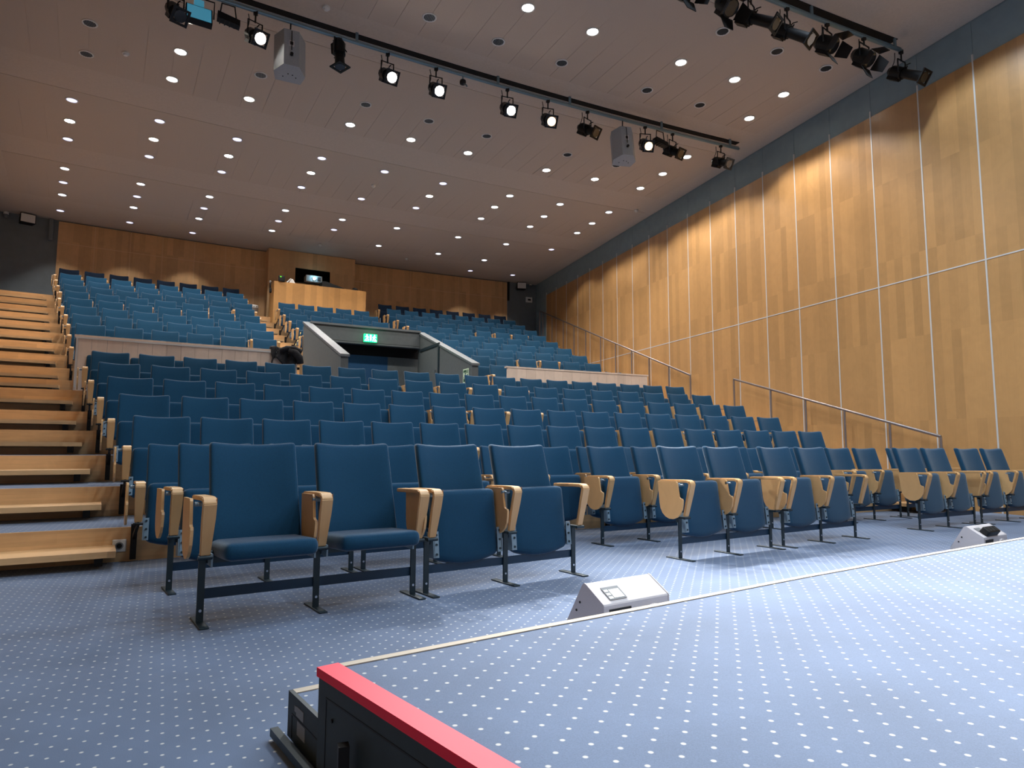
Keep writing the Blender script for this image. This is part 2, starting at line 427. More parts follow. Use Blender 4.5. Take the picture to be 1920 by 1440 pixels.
# left wall (outside the picture) and the wall behind the stage
d = (LW1-LW0).normalized(); nrm = Vector((-d.y, d.x, 0))
q0, q1 = LW0-d*8.5, LW1+d*3
mb = MB(); v = [q0, q1, q1+nrm*.15, q0+nrm*.15]
mb.add([p+Vector((0, 0, -.05)) for p in v]+[p+Vector((0, 0, ZC+.05)) for p in v], [(3, 2, 1, 0), (4, 5, 6, 7), (0, 1, 5, 4), (1, 2, 6, 5), (2, 3, 7, 6), (3, 0, 4, 7)])
struct('wall_left', mb, 'birch', 'left side wall, birch veneer')
struct('wall_front', MB().box(-14, 14, -5.2, -5.05, -.05, ZC+.05), 'ceiling_white', 'wall behind the stage')
# back wall: grey arc with two fields of wood panels
mb = MB(); sector(mb, RBACK+.02, RBACK+.2, s_left(RBACK)-.4, s_right(RBACK)+.6, 3.5, ZC+.05, n=28)
wb = struct('wall_back', mb, 'grey_paint', 'rear wall, wood panels between grey ends')
ZB = 6.33
for ss_ in ([-6.82, -5.98, -5.13, -4.33, -3.5, -2.66, -1.83, -1.5], [1.16, 1.49, 2.33, 3.16, 4.03, 4.91, 5.8, 6.69, 6.77]):
    for a, b in zip(ss_, ss_[1:]):
        for z0, z1 in ((ZU(9)-.02, ZB-.004), (ZB+.004, ZC-.03)):
            mb = MB(); sector(mb, RBACK-.03, RBACK+.02, a+.004, b-.004, z0, z1, n=1); part('panel', mb, 'birch_back', wb)
        mb = MB(); sector(mb, RBACK-.032, RBACK-.01, b-.006, b+.006, ZU(9), ZC-.04, n=1); part('strip', mb, 'strip_wood', wb)
        mb = MB(); sector(mb, RBACK-.033, RBACK-.01, a+.004, b-.004, ZB-.007, ZB+.007, n=1); part('strip', mb, 'strip_wood', wb)
mb = MB(); sector(mb, RBACK-.10, RBACK+.02, -7.02, -6.93, 6.35, ZC-.01, n=1); part('duct', mb, 'grey_paint', wb, 'short grey vertical duct')
mb = MB(); sector(mb, RBACK-.06, RBACK+.02, 6.80, 6.86, 6.25, ZC-.01, n=1); part('duct', mb, 'black', wb, 'thin black cable duct')

# ------------------------------------------------------------------ projection booth, control desk
b0, b1, w0, w1, wz0, wz1 = -1.5, 1.15, -.70, .37, 5.99, 6.43
Rb = 85.28
mb = MB(); sector(mb, Rb+.005, Rb+.045, b0, w0-.03, ZU(9), ZC-.02, n=1)
bo = struct('wall_booth', mb, 'birch_back', 'projection booth front, wood panels with a dark window')
for a, b, z0, z1, R1 in ((b0, w0, ZU(9), ZC, Rb+.05), (w1, b1, ZU(9), ZC, Rb+.05), (w0, w1, ZU(9), wz0, Rb+.05), (w0, w1, wz1, ZC, Rb+.05)):
    mb = MB(); sector(mb, Rb, R1, a, b, z0, z1-.012, n=1); part('panel', mb, 'birch_back', bo)
for a in (b0, b1-.05):
    mb = MB(); sector(mb, Rb+.05, RBACK+.02, a, a+.05, ZU(9), ZC-.012, n=1); part('panel', mb, 'birch_back', bo)
mb = MB(); sector(mb, RBACK, RBACK+.02, w0-.2, w1+.2, wz0-.2, wz1+.2, n=1); part('recess', mb, 'void', bo)
mb = MB(); sector(mb, Rb-.02, RBACK, w0-.02, w1+.02, wz0-.03, wz0+.0, n=1); part('sill', mb, 'black', bo)

def polar(R, s, z): a = ang(s); return Pa(R, a, z), a-pi/2
p, rz = polar(83.85, -.19, ZU(8))
dk = thing('control_desk', 'long veneered control desk before the projection booth at the back', 'desk', p, rz)
dz = 5.585-ZU(8)
part('front_panel', MB().box(-1.33, 1.33, 0, .04, 0, dz), 'desk_veneer', dk)
part('side_panel', MB().box(-1.33, -1.29, .04, .85, 0, dz), 'desk_veneer', dk)
part('side_panel', MB().box(1.29, 1.33, .04, .85, 0, dz), 'desk_veneer', dk)
part('desktop', MB().box(-1.29, 1.29, .04, .9, dz-.10, dz-.05), 'black', dk)
def desk_item(name, label, cat, x, y, z=0):
    a = rz; q = p + Vector((x*cos(a)-y*sin(a), x*sin(a)+y*cos(a), dz+z)); return thing(name, label, cat, q, a)
t = desk_item('intercom_box', 'small black box with green light on left end of the desk', 'device', -1.13, .02)
part('case', MB().rbox(.085, .05, .085, .012, M=Matrix.Translation((0, 0, .085))), 'black', t)
part('light', MB().box(-.05, -.01, -.053, -.05, .12, .15), 'green_led', t)
t = desk_item('paper_sheet', 'white folded papers leaning on the desk beside the black box', 'paper', -.86, .02)
part('sheet', MB().prism([(-.14, 0), (-.02, .13), (0, .13), (-.10, 0)], -.02, .0, 'y'), 'paper', t)
part('sheet', MB().prism([(-.06, 0), (.0, .12), (.05, .12), (.12, 0)], .02, .04, 'y'), 'paper', t)
t = desk_item('mixing_console', 'black sloping mixing console on the right of the desk', 'console', .36, .12)
part('case', MB().prism([(-.33, 0), (-.33, .17), (-.22, .18), (.33, .03), (.33, 0)], -.05, .35, 'y'), 'black', t)
part('faceplate', MB().prism([(-.30, .182), (-.22, .186), (.30, .044), (.30, .04)], .0, .30, 'y'), 'grey_plastic', t)
t = desk_item('desk_phone', 'small dark handset lying on right end of the desk', 'phone', 1.0, .06)
part('body', MB().prism([(-.13, 0), (-.05, .05), (.06, .055), (.12, 0)], -.04, .08, 'y'), 'black', t)
part('handset', MB().tube([(-.06, .02, .06), (0, .02, .075), (.07, .02, .06)], .016), 'black', t)
q, rz2 = polar(85.22, -.16, wz0)
t = thing('projector', 'white projector with glowing blue lens in the booth window', 'projector', q, rz2)
part('case', MB().rbox(.25, .17, .105, .015, M=Matrix.Translation((0, .05, .108))), 'white_plastic', t)
part('lens_barrel', MB().cyl((0, -.14, .11), (0, -.11, .11), .062, 16), 'grey_plastic', t)
part('lens', MB().cyl((0, -.146, .11), (0, -.14, .11), .05, 16), 'projector_lens', t)
part('vent', MB().box(.10, .20, -.123, -.119, .04, .17), 'grey_plastic', t)
for i in range(5): part('slat', MB().box(.10, .20, -.127, -.123, .05+i*.025, .06+i*.025), 'black', t)
ld = bpy.data.lights.new('projector_light', 'POINT'); ld.energy = 1.2; ld.color = (.35, .75, 1); ld.shadow_soft_size = .05
lo = bpy.data.objects.new('projector_light', ld); COL.objects.link(lo); lo.parent = t; lo.location = (0, -.2, .14)
# headphones hanging on booth's side, cable loop
q, rz2 = polar(84.0, -1.62, 5.25)
t = thing('headphones', 'headphones hung on the left side of the control desk', 'headphones', q, rz2)
part('band', MB().tube([(0, .06*cos(a_), .20+.14*sin(a_)) for a_ in [pi*i/8-.4 for i in range(9)]]+[(0, -.10, .05)], .012), 'black', t)
part('ear_pad', MB().rbox(.03, .05, .07, .025, M=Matrix.Translation((0, -.07, .06))), 'black_soft', t)
part('ear_pad', MB().rbox(.02, .03, .03, .015, M=Matrix.Translation((0, .03, .33))), 'white_plastic', t)
# waste bin on the landing
q, rz2 = polar(84.75, -1.95, ZU(9))
t = thing('waste_bin', 'grey metal waste bin beside the last row, near the control desk', 'bin', q, rz2)
mb = MB().cyl((0, 0, 0), (0, 0, .34), .11, 16, r1=.145, cap=False).cyl((0, 0, 0), (0, 0, .01), .11, 16); part('body', mb, 'tin_grey', t)
part('bag', MB().cyl((0, 0, .30), (0, 0, .37), .147, 12, r1=.13, cap=False), 'white_plastic', t)

# ------------------------------------------------------------------ parapets and vomitory
def parapet(label, s0, s1, metal):
    a = ang((s0+s1)/2); t = thing('parapet', label, 'parapet', Pa(R_PAR, a, Z_AISLE))
    n = 16; zt = 2.475
    for i in range(n):
        u, v_ = s0+(s1-s0)*i/n, s0+(s1-s0)*(i+1)/n
        mb = MB(); sector(mb, R_PAR-.04, R_PAR, u+.0015, v_-.0015, Z_AISLE, zt-.03, n=1)
        o = part('panel', mb, 'parapet_wood', t); o.matrix_parent_inverse = Matrix.Translation(-t.location)
    mb = MB(); sector(mb, R_PAR-.05, R_PAR+.06, s0-.02, s1+.02, zt-.03, zt)
    o = part('top_rail', mb, 'parapet_wood', t); o.matrix_parent_inverse = Matrix.Translation(-t.location)
    if metal:
        mb = MB(); sector(mb, R_PAR-.055, R_PAR-.041, s0, s1, zt-.055, zt-.03)
        o = part('metal_edge', mb, 'strip_alu', t); o.matrix_parent_inverse = Matrix.Translation(-t.location)
        for s in (s0+.01, s1-.03):
            mb = MB(); sector(mb, R_PAR-.055, R_PAR-.041, s, s+.02, Z_AISLE+.1, zt-.05, n=1)
            o = part('metal_edge', mb, 'strip_alu', t); o.matrix_parent_inverse = Matrix.Translation(-t.location)
    return t
parapet('pale wooden parapet with aluminium edging before the upper left seats', -6.04, -2.5, True)
parapet('pale wooden parapet before the upper right seats, by the handrail', 2.03, 5.86, False)

vt = thing('exit_passage_walls', 'grey walls of the exit passage with sloping metal coping', 'wall', P(R_PAR, (VOM0+VOM1)/2, Z_AISLE))
def vpart(name, mb, mats, label=None):
    o = part(name, mb, mats, vt, label); o.matrix_parent_inverse = Matrix.Translation(-vt.location); return o
ZF, ZR_ = 2.50, 3.60
def slope_wall(s0, s1, Ra, Rb_, z0, za, zb, mb=None):
    mb = mb or MB()
    v = [P(Ra, s0, z0), P(Ra, s1, z0), P(Rb_, s1, z0), P(Rb_, s0, z0), P(Ra, s0, za), P(Ra, s1, za), P(Rb_, s1, zb), P(Rb_, s0, zb)]
    return mb.add(v, [(3, 2, 1, 0), (4, 5, 6, 7), (0, 1, 5, 4), (1, 2, 6, 5), (2, 3, 7, 6), (3, 0, 4, 7)])
for s0, s1, nm in ((VOM0, VOM0+.15, 'left'), (VOM1-.15, VOM1, 'right')):
    vpart('side_wall', slope_wall(s0, s1, R_PAR, R_VOM+.12, Z_AISLE, ZF-.04, ZR_-.03), 'vom_grey')
    mb = MB(); a_, b_ = s0-.02, s1+.02
    v = [P(R_PAR-.03, a_, ZF-.05), P(R_PAR-.03, b_, ZF-.05), P(R_VOM+.14, b_, ZR_-.04), P(R_VOM+.14, a_, ZR_-.04)]
    v += [q_+Vector((0, 0, .045)) for q_ in v]
    mb.add(v, [(3, 2, 1, 0), (4, 5, 6, 7), (0, 1, 5, 4), (1, 2, 6, 5), (2, 3, 7, 6), (3, 0, 4, 7)])
    vpart('coping', mb, 'coping')
mb = MB(); sector(mb, R_VOM, R_VOM+.12, VOM0+.15, VOM1-.15, 3.235, ZR_-.03, n=4); vpart('fascia', mb, 'vom_grey')
mb = MB(); sector(mb, R_VOM-.03, R_VOM+.14, VOM0+.13, VOM1-.13, ZR_-.04, ZR_+.005, n=4); vpart('coping', mb, 'coping')
mb = MB(); sector(mb, R_VOM-.02, R_VOM+.12, VOM0+.15, VOM1-.15, 3.185, 3.225, n=4); vpart('lintel', mb, 'vom_grey')
mb = MB(); sector(mb, R_VOM+.26, R_VOM+.32, VOM0+.05, VOM1-.05, 2.97, 3.3, n=4); vpart('soffit_shade', mb, 'void')  # black panel added to imitate the dark soffit receding behind the lintel
mb = MB(); sector(mb, R_VOM+.27, R_VOM+.32, VOM0+.1, .45, Z_AISLE, 2.97, n=3); vpart('door_leaf', mb, 'door_blue', 'dark blue door leaf')
mb = MB(); sector(mb, R_VOM+.27, R_VOM+.32, .45, VOM1-.05, Z_AISLE, 2.97, n=2); vpart('side_panel', mb, 'vom_grey')
mb = MB(); sector(mb, R_VOM+.24, R_VOM+.268, .62, .68, 1.9, 2.35, n=1); vpart('door_handle', mb, 'chrome', 'upright chrome door handle')
mb = MB(); sector(mb, R_VOM+.10, R_VOM+.30, VOM0+.1, VOM1-.1, 3.19, 3.25, n=4); vpart('soffit', mb, 'void')
# service door in the right side wall of the passage
def on_right_wall(R0, R1, z0, z1, th, mi='steel_dark', nm='frame'):
    s_ = VOM1-.15; mb = MB()
    v = [P(R0, s_-th, z0), P(R0, s_+.005, z0), P(R1, s_+.005, z0), P(R1, s_-th, z0)]; v += [Vector((q_.x, q_.y, z1)) for q_ in v]
    mb.add(v, [(3, 2, 1, 0), (4, 5, 6, 7), (0, 1, 5, 4), (1, 2, 6, 5), (2, 3, 7, 6), (3, 0, 4, 7)]); return vpart(nm, mb, mi)
on_right_wall(77.7, 77.76, Z_AISLE, 3.15, .02); on_right_wall(77.76, 78.95, 3.09, 3.15, .02)
on_right_wall(77.80, 78.9, Z_AISLE, 3.06, .008, 'vom_grey', 'door_leaf'); on_right_wall(77.86, 77.9, 2.45, 2.56, .04, 'chrome', 'door_handle')
# lit exit sign on the fascia
q, rz2 = polar(R_VOM-.005, -.10, 3.33)
t = thing('exit_sign', 'lit green exit sign on the grey beam over the passage', 'sign', q, rz2)
part('case', MB().box(-.15, .15, -.06, 0, -.09, .09), 'exit_green', t)
def running_man(mb, x, sgn, y, sc):
    def pl(pts): mb.prism([(x+sgn*a_*sc, b_*sc) for a_, b_ in pts][::(1 if sgn > 0 else -1)], y-.003, y, 'y')
    mb.cyl((x+sgn*.012*sc, y-.003, .060*sc), (x+sgn*.012*sc, y, .060*sc), .013*sc, 10)
    pl([(-.012, -.005), (.018, -.005), (.022, .042), (-.004, .042)])
    pl([(-.01, 0), (.012, 0), (.040, -.028), (.030, -.036)]); pl([(-.014, .0), (.006, -.004), (-.018, -.066), (-.032, -.060)])
    pl([(.012, .030), (.018, .040), (.050, .020), (.044, .012)]); pl([(-.004, .040), (.004, .028), (-.028, .006), (-.034, .014)])
mb = MB(); running_man(mb, -.075, -1, -.06, 1.1); part('pictogram', mb, 'exit_white', t)
mb = MB(); running_man(mb, .075, 1, -.06, 1.1); part('pictogram', mb, 'exit_white', t)
part('pictogram', MB().box(-.018, .018, -.063, -.06, -.06, .07), 'exit_white', t)
for x in (-.108, .108): part('pictogram', MB().box(x-.03, x+.03, -.0625, -.06, -.07, -.05), 'exit_white', t)
ld = bpy.data.lights.new('exit_sign_light', 'POINT'); ld.energy = 1.0; ld.color = (.2, 1, .55); ld.shadow_soft_size = .08
lo = bpy.data.objects.new('exit_sign_light', ld); COL.objects.link(lo); lo.parent = t; lo.location = (0, -.16, 0)
# small photoluminescent sign on the inner face of the right side wall
q = P(76.22, VOM1-.155, 2.27); a = ang(VOM1)
Ms = Matrix.Translation(q) @ Matrix.Rotation(a-pi/2, 4, 'Z') @ Matrix.Rotation(-pi/2, 4, 'Z')
t = tag(link('escape_sign', None), 'small green running man sign on right wall of passage', 'sign'); t.matrix_local = Ms
part('plate', MB().box(-.14, .14, -.008, 0, -.14, .14), 'sign_pale', t); part('field', MB().box(-.115, .115, -.011, -.008, -.115, .115), 'sign_green', t)
mb = MB(); running_man(mb, .05, 1, -.011, 1.5); part('pictogram', mb, 'sign_pale', t)
part('pictogram', MB().prism([(-.09, -.05), (-.07, -.06), (-.01, .08), (-.03, .08)], -.014, -.011, 'y'), 'sign_pale', t)
part('pictogram', MB().prism([(-.10, .0), (-.08, -.02), (-.06, .06), (-.10, .07)], -.014, -.011, 'y'), 'sign_pale', t)

# ------------------------------------------------------------------ seats
# local frame of a seat: x along the row, y away from the stage, origin on its floor below the top of the backrest
def back_warp(p):
    x, y, z = p
    t = (z+.255)/.51                       # 0 bottom .. 1 top
    yy = y - .028*(x/.222)**2 - .155*(1-t)  # concave, reclined
    return Vector((x*(1.0+.02*(1-t)), yy, z-.015*(1-(x/.222)**2)*max(0, t)**3))
mb = MB().rbox(.222, .03, .255, .022, nx=7, ny=1, nz=4, warp=back_warp, M=Matrix.Translation((0, .03, TOP-.255)))
ME_BACK = mb.mesh('backrest', 'fabric'); ME_BACK_N = mb.mesh('backrest', 'fabric_navy')
def seat_warp(p):                          # seat frame: x across, y = 0 rear .. .38 front, z thickness
    x, y, z = p
    t = (y+.19)/.38
    w_ = 1.0 + .04*(1-t)
    yy = y - .05*(1-(x/.24)**2)*max(0, 1-t*1.8)
    return Vector((x*w_, yy, z - .015*(x/.24)**2*0))
SEAT = MB().rbox(.220, .195, .042, .035, nx=7, ny=4, nz=0, warp=seat_warp, M=Matrix.Translation((0, .105, 0)))
def seat_mesh(M, m_='fabric'):
    mb = MB(); mb.v = [tuple(M @ Vector(v)) for v in SEAT.v]; mb.f = SEAT.f; mb.mi = SEAT.mi; mb.sm = SEAT.sm
    return mb.mesh('seat', m_)
# folded: front edge up, underside to the stage; down: front edge towards the stage
def rotx(a): return Matrix.Rotation(a, 4, 'X')
M_FOLD = Matrix.Translation((0, -.235, .285)) @ rotx(math.radians(84))
M_DOWN = Matrix.Translation((0, -.195, .335)) @ Matrix.Rotation(pi, 4, 'Z') @ rotx(math.radians(3))
ME_SEAT_UP, ME_SEAT_DN, ME_SEAT_N = seat_mesh(M_FOLD), seat_mesh(M_DOWN), seat_mesh(M_FOLD, 'fabric_navy')
def plate_mesh(sg, down):
    mb = MB()
    if not down:
        Mx = Matrix.Translation((sg*.222, -.286, .275)) @ rotx(math.radians(-6))
        mb.box(-.016, .016, -.006, 0, -.075, .075, 0, Mx)
        mb.box(sg*.016-.004, sg*.016+.004, -.006, .07, -.075, .075, 0, Mx)
        for z in (-.055, 0, .055): mb.cyl((0, -.011, z), (0, -.006, z), .0075, 6, 1, M=Mx)
    else:
        mb.box(sg*.246-.004, sg*.246+.004, -.34, -.18, .27, .33, 0)
    return mb.mesh('bracket_plate', ['steel_plate', 'steel_dark'])
ME_PLATE = {(sg, d_): plate_mesh(sg, d_) for sg in (-1, 1) for d_ in (False, True)}
def arm_mesh():
    pr = [(-.10, .596), (-.30, .602), (-.37, .602)]
    for i in range(1, 6):
        t = i/5*1.30; pr.append((-.37-.045*sin(t), .557+.045*cos(t)))
    pr += [(-.395, .50), (-.345, .325)]
    th = .021; mb = MB(); n = len(pr); V = []
    for k, (y, z) in enumerate(pr):
        a, b = pr[max(k-1, 0)], pr[min(k+1, n-1)]
        d_ = Vector((b[0]-a[0], b[1]-a[1])).normalized(); nx_, nz_ = -d_.y, d_.x     # inward side (down/back)
        hw = .031 if k < n-1 else .023
        if nx_*(-.25-y)+nz_*(.45-z) < 0: nx_, nz_ = -nx_, -nz_
        V += [(-hw, y, z), (hw, y, z), (hw, y+nx_*th, z+nz_*th), (-hw, y+nx_*th, z+nz_*th)]
    F = []
    for k in range(n-1):
        for j in range(4): F.append((k*4+j, k*4+(j+1) % 4, (k+1)*4+(j+1) % 4, (k+1)*4+j))
    F += [(3, 2, 1, 0), (4*n-4, 4*n-3, 4*n-2, 4*n-1)]
    mb.add(V, F)
    bm = bmesh.new(); me = mb.mesh('armrest', 'arm_wood'); bm.from_mesh(me); bmesh.ops.recalc_face_normals(bm, faces=bm.faces)
    bmesh.ops.bevel(bm, geom=[e for e in bm.edges if e.calc_face_angle(0) > .6], offset=.004, segments=2, affect='EDGES'); bm.to_mesh(me); bm.free(); return me
ME_ARM = arm_mesh()
def tablet_mesh():
    pts = [(-.12, .588), (-.305, .592), (-.315, .58), (-.335, .475), (-.348, .465), (-.366, .462), (-.372, .45), (-.370, .42)]
    for i in range(1, 9):
        t = pi*i/9; pts.append((-.255-.115*cos(t), .42-.115*sin(t)))
    pts += [(-.138, .42)]
    mb = MB().prism(pts, -.007, .007, 'x')
    bm = bmesh.new(); me = mb.mesh('tablet', 'arm_wood'); bm.from_mesh(me); bmesh.ops.recalc_face_normals(bm, faces=bm.faces); bm.to_mesh(me); bm.free(); return me
ME_TAB = tablet_mesh()
ME_HINGE = MB().cyl((-.035, -.31, .565), (.02, -.31, .565), .011, 8).cyl((-.02, -.345, .565), (-.02, -.29, .565), .007, 6).mesh('hinge', 'steel_plate')
def support_mesh():                        # fixed seats hang from a bracket on the riser behind them
    mb = MB().box(-.02, .02, .135, .17, .015, .27)
    mb.prism([(-.37, .318), (-.33, .305), (.14, .16), (.14, .20)], -.010, .010, 'x').box(-.006, .006, -.35, -.32, .29, .33)
    mb.cyl((-.03, -.35, .318), (.03, -.35, .318), .009, 6)
    return mb.mesh('support_bracket', 'black')
ME_SUP = support_mesh()
ME_ROD = MB().cyl((-.24, -.245, .325), (.24, -.245, .325), .012, 8).mesh('pivot_rod', 'steel_dark')
N_SEAT = 0
def seat_parts(root, x, down=False, arm_l=True, arm_r=False, pitch=.55, sup=True, navy=False, end=False):
    T = (x, 0, 0)
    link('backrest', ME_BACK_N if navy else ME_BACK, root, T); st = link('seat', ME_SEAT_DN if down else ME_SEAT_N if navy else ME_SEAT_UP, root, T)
    for sg in (-1, 1): link('bracket_plate', ME_PLATE[(sg, down)], st)
    link('pivot_rod', ME_ROD, root, T)
    if arm_l: arm(root, x-pitch/2, True, sup, end)
    if arm_r: arm(root, x+pitch/2, False, sup)
def arm(root, x, tab, sup, end=False):
    o = link('armrest', ME_ARM, root, (x, 0, 0))
    if tab:
        off_ = .072 if end else .05
        tb = link('tablet', ME_TAB, root, (x-off_, 0, 0)); link('hinge', ME_HINGE, tb, (off_-.022, 0, 0))
        tb.rotation_euler = (0, math.radians(random.uniform(-1, 2)), 0)
    if sup: link('support_bracket', ME_SUP, root, (x, 0, 0))
def fixed_row(R, z, a0, da, n, rowtext, group, navy=False):
    pitch = da*R
    for i in range(n):
        a = a0-da*i-.222/R
        t = thing('theatre_seat', '%s tip-up seat, %s from the left in %s' % ('navy' if navy else 'blue', ORD[i+1], rowtext), 'seat', Pa(R, a, z), a-pi/2, group)
        seat_parts(t, 0, False, True, i == n-1, pitch, navy=navy, end=i == 0)
LN = {'C': 'the fixed row on the flat floor'}
for i, c in enumerate('DEFGH'): LN[c] = 'the %s raised row of the lower block' % ORD[i+1]
for nm, R, z, a0, da, n in LOWER: fixed_row(R, z, a0, da, n, LN[nm], 'fixed seats of the lower block')
for blk, D, nm in ((UPL, 0, 'left'), (UPM, 0, 'middle'), (UPR, 0, 'right')):
    ks = sorted(blk)
    for k in ks:
        a0, da, n = blk[k]
        r_ = 'the %s row of the upper %s block' % (ORD[k+1] if blk is not UPM else ORD[k-2], nm)
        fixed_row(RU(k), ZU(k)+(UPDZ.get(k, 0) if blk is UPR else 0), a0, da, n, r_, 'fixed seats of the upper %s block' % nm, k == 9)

# low seats without backrests, tipped up against the two parapets
for s0, n, nm in ((-5.93, 5, 'left'), (2.16, 6, 'right')):
    for i in range(n):
        s = s0+.3+i*.62; a = ang(s)
        t = thing('folding_seat', 'blue backless folding seat, %s from the left against the %s parapet' % (ORD[i+1], nm), 'seat', Pa(R_PAR+.145, a, Z_AISLE), a-pi/2, 'folding seats on the parapets')
        st = link('seat', ME_SEAT_UP, t)
        part('wall_bracket', MB().box(-.2, .2, -.20, -.187, .16, .40), 'steel_dark', t)

# movable two-seat benches on the flat floor: leg positions of the two ends
def leg_mesh():
    return MB().box(-.016, .016, -.279, -.269, .008, .32).cyl((0, -.281, .06), (0, -.279, .06), .007, 8, 1).mesh('leg', ['steel_dark', 'chrome'])
ME_LEG = leg_mesh()
ME_FOOT = MB().rbox(.022, .13, .004, .0035, nx=0, ny=0, nz=0, M=Matrix.Translation((0, -.275, .0045))).mesh('foot', 'steel_dark')
ME_CAP = MB().cyl((-.032, -.345, .316), (.032, -.345, .316), .010, 8).box(-.012, .012, -.345, -.24, .306, .322).mesh('arm_bracket', 'steel_dark')
BP = .556
def bench(mid, dirang, label, row, down=(False, False)):
    # mid: ground point of the middle leg
    ca, sa = cos(dirang), sin(dirang)
    org = Vector((mid[0]+sa*-.274, mid[1]+ca*.274, 0))
    t = thing('seat_bench', label, 'bench', org, dirang, row)
    for i, x in enumerate((-BP/2, BP/2)): seat_parts(t, x, down[i], True, i == 1, BP, sup=False, end=i == 0)
    for x in (-BP, 0, BP):
        l = link('leg', ME_LEG, t, (x, 0, 0)); link('foot', ME_FOOT, l); link('arm_bracket', ME_CAP, l)
    part('crossbar', MB().box(-BP, BP, -.266, -.256, .112, .160), 'crossbar', t)
    part('seat_beam', MB().box(-BP, BP, -.255, -.235, .275, .305), 'steel_dark', t)
fr, bk = 'two-seat benches in the front row', 'two-seat benches in the second row'
PL = ['leftmost', 'second from left', 'third from left', 'fourth from left', 'fifth from left', 'rightmost']
for i, (l1, l3) in enumerate([((-.25, 3.57), (.78, 3.83)), ((.89, 3.85), (1.95, 4.14)), ((2.96, 4.40), (4.08, 4.67)), ((4.19, 4.69), (5.34, 4.95)), ((6.42, 5.18), (7.60, 5.39)), ((7.72, 5.42), (8.84, 5.58))]):
    mid = ((l1[0]+l3[0])/2, (l1[1]+l3[1])/2)
    bench(mid, atan2(l3[1]-l1[1], l3[0]-l1[0]), 'blue two-seat bench, %s of the front row%s' % (PL[i], ', both seats folded down' if i == 0 else ', seats tipped up'), fr, (i == 0, i == 0))
for i, (l1, l3) in enumerate([((-.50, 4.42), (.55, 4.71)), ((.65, 4.73), (1.72, 5.00)), ((2.76, 5.28), (3.88, 5.54)), ((3.98, 5.56), (5.08, 5.80)), ((6.34, 6.03), (7.45, 6.23)), ((7.62, 6.27), (8.72, 6.45))]):
    mid = ((l1[0]+l3[0])/2, (l1[1]+l3[1])/2)
    bench(mid, atan2(l3[1]-l1[1], l3[0]-l1[0]), 'blue two-seat bench, %s of the second row, behind the front benches' % PL[i], bk)

# ------------------------------------------------------------------ stage
ST_Z = .275
front = [(.17, 1.814), (.8, 1.987), (1.386, 2.143), (2.217, 2.372), (3.4, 2.67), (4.588, 2.954), (6.5, 3.37), (9.05, 3.85)]
front = [Vector(p_) for p_ in front]
ld_ = Vector((.23, -.66)).normalized()
stage = front + [Vector((9.05, -4.9)), front[0]+ld_*6.9]
sg = thing('stage', 'low carpeted stage with beige front edge and red left edge', 'stage', (.17, 1.814, 0))
def spart(name, mb, mats, label=None, par=None):
    o = part(name, mb, mats, par or sg, label); 
    if par is None: o.matrix_parent_inverse = Matrix.Translation(-sg.location)
    return o
spart('deck', MB().prism([(p_.x, p_.y) for p_ in stage][::-1], .03, ST_Z, 'z'), 'carpet')
def ribbon(line, w0_, w1_, z0, z1):
    """strip beside a polyline; positive offsets to the right of its direction"""
    mb = MB(); n = len(line); N_ = []
    for i in range(n):
        d_ = (line[min(i+1, n-1)]-line[max(i-1, 0)]).normalized(); N_.append(Vector((d_.y, -d_.x)))
    for i in range(n-1):
        a, b = line[i], line[i+1]
        c = [a+N_[i]*w0_, b+N_[i+1]*w0_, b+N_[i+1]*w1_, a+N_[i]*w1_]
        v = [(q_.x, q_.y, z0) for q_ in c]+[(q_.x, q_.y, z1) for q_ in c]
        mb.add(v, [(0, 1, 2, 3), (7, 6, 5, 4), (0, 4, 5, 1), (1, 5, 6, 2), (2, 6, 7, 3), (3, 7, 4, 0)])
    return mb
spart('front_edging', ribbon(front, -.004, .024, .2, ST_Z+.003), 'edge_beige')
side = [front[0]+ld_*.0, front[0]+ld_*6.9]
o_ = Vector((ld_.y, -ld_.x))*1.0
spart('side_board', ribbon([front[0], front[0]+ld_*6.9], .0, .028, .02, ST_Z-.02), 'stage_side')
spart('red_edging', ribbon([front[0]-ld_*.006, front[0]+ld_*6.9], -.026, .032, ST_Z-.018, ST_Z+.004), 'red_edge')
spart('side_groove', ribbon([front[0]+ld_*.045, front[0]+ld_*6.8], .028, .0292, .215, .219), 'black')
spart('side_groove', ribbon([front[0]+ld_*.045, front[0]+ld_*.049], .028, .0292, .03, .219), 'black')
mb = MB(); pz = front[0]+ld_*.085+Vector((ld_.y, -ld_.x))*.029
mb.cyl((pz.x, pz.y, .175), (pz.x-.003, pz.y-.001, .175), .005, 8); spart('screw', mb, 'black')
# step in front of the stage
nf = Vector((-.27, .963))   # away from the stage
step = [front[i]+nf.normalized()*0 for i in range(len(front))]
SZ = .135
def off(line, d_):
    out = []; n = len(line)
    for i in range(n):
        t_ = (line[min(i+1, n-1)]-line[max(i-1, 0)]).normalized(); out.append(line[i]+Vector((-t_.y, t_.x))*d_)
    return out
f2 = off(front, .285)
st = thing('stage_step', 'low carpeted step along the front of the stage', 'step', (f2[0].x, f2[0].y, 0))
def stpart(name, mb, mats, label=None):
    o = part(name, mb, mats, st, label); o.matrix_parent_inverse = Matrix.Translation(-st.location); return o
fA = off(front, .004)
stpart('tread', MB().prism([(p_.x, p_.y) for p_ in f2+fA[::-1]][::-1], .02, SZ, 'z'), 'carpet')
stpart('front_edging', ribbon(f2, -.003, .030, .10, SZ+.003), 'edge_beige')
sl_ = [f2[0], fA[0]]
stpart('side_board', ribbon(sl_, 0, .012, .015, SZ+.004), 'stage_side')
dd = (fA[0]-f2[0]).normalized(); nn = Vector((dd.y, -dd.x))
stpart('side_groove', ribbon([f2[0]+dd*.035, fA[0]-dd*.01], .012, .0132, .083, .087), 'black')
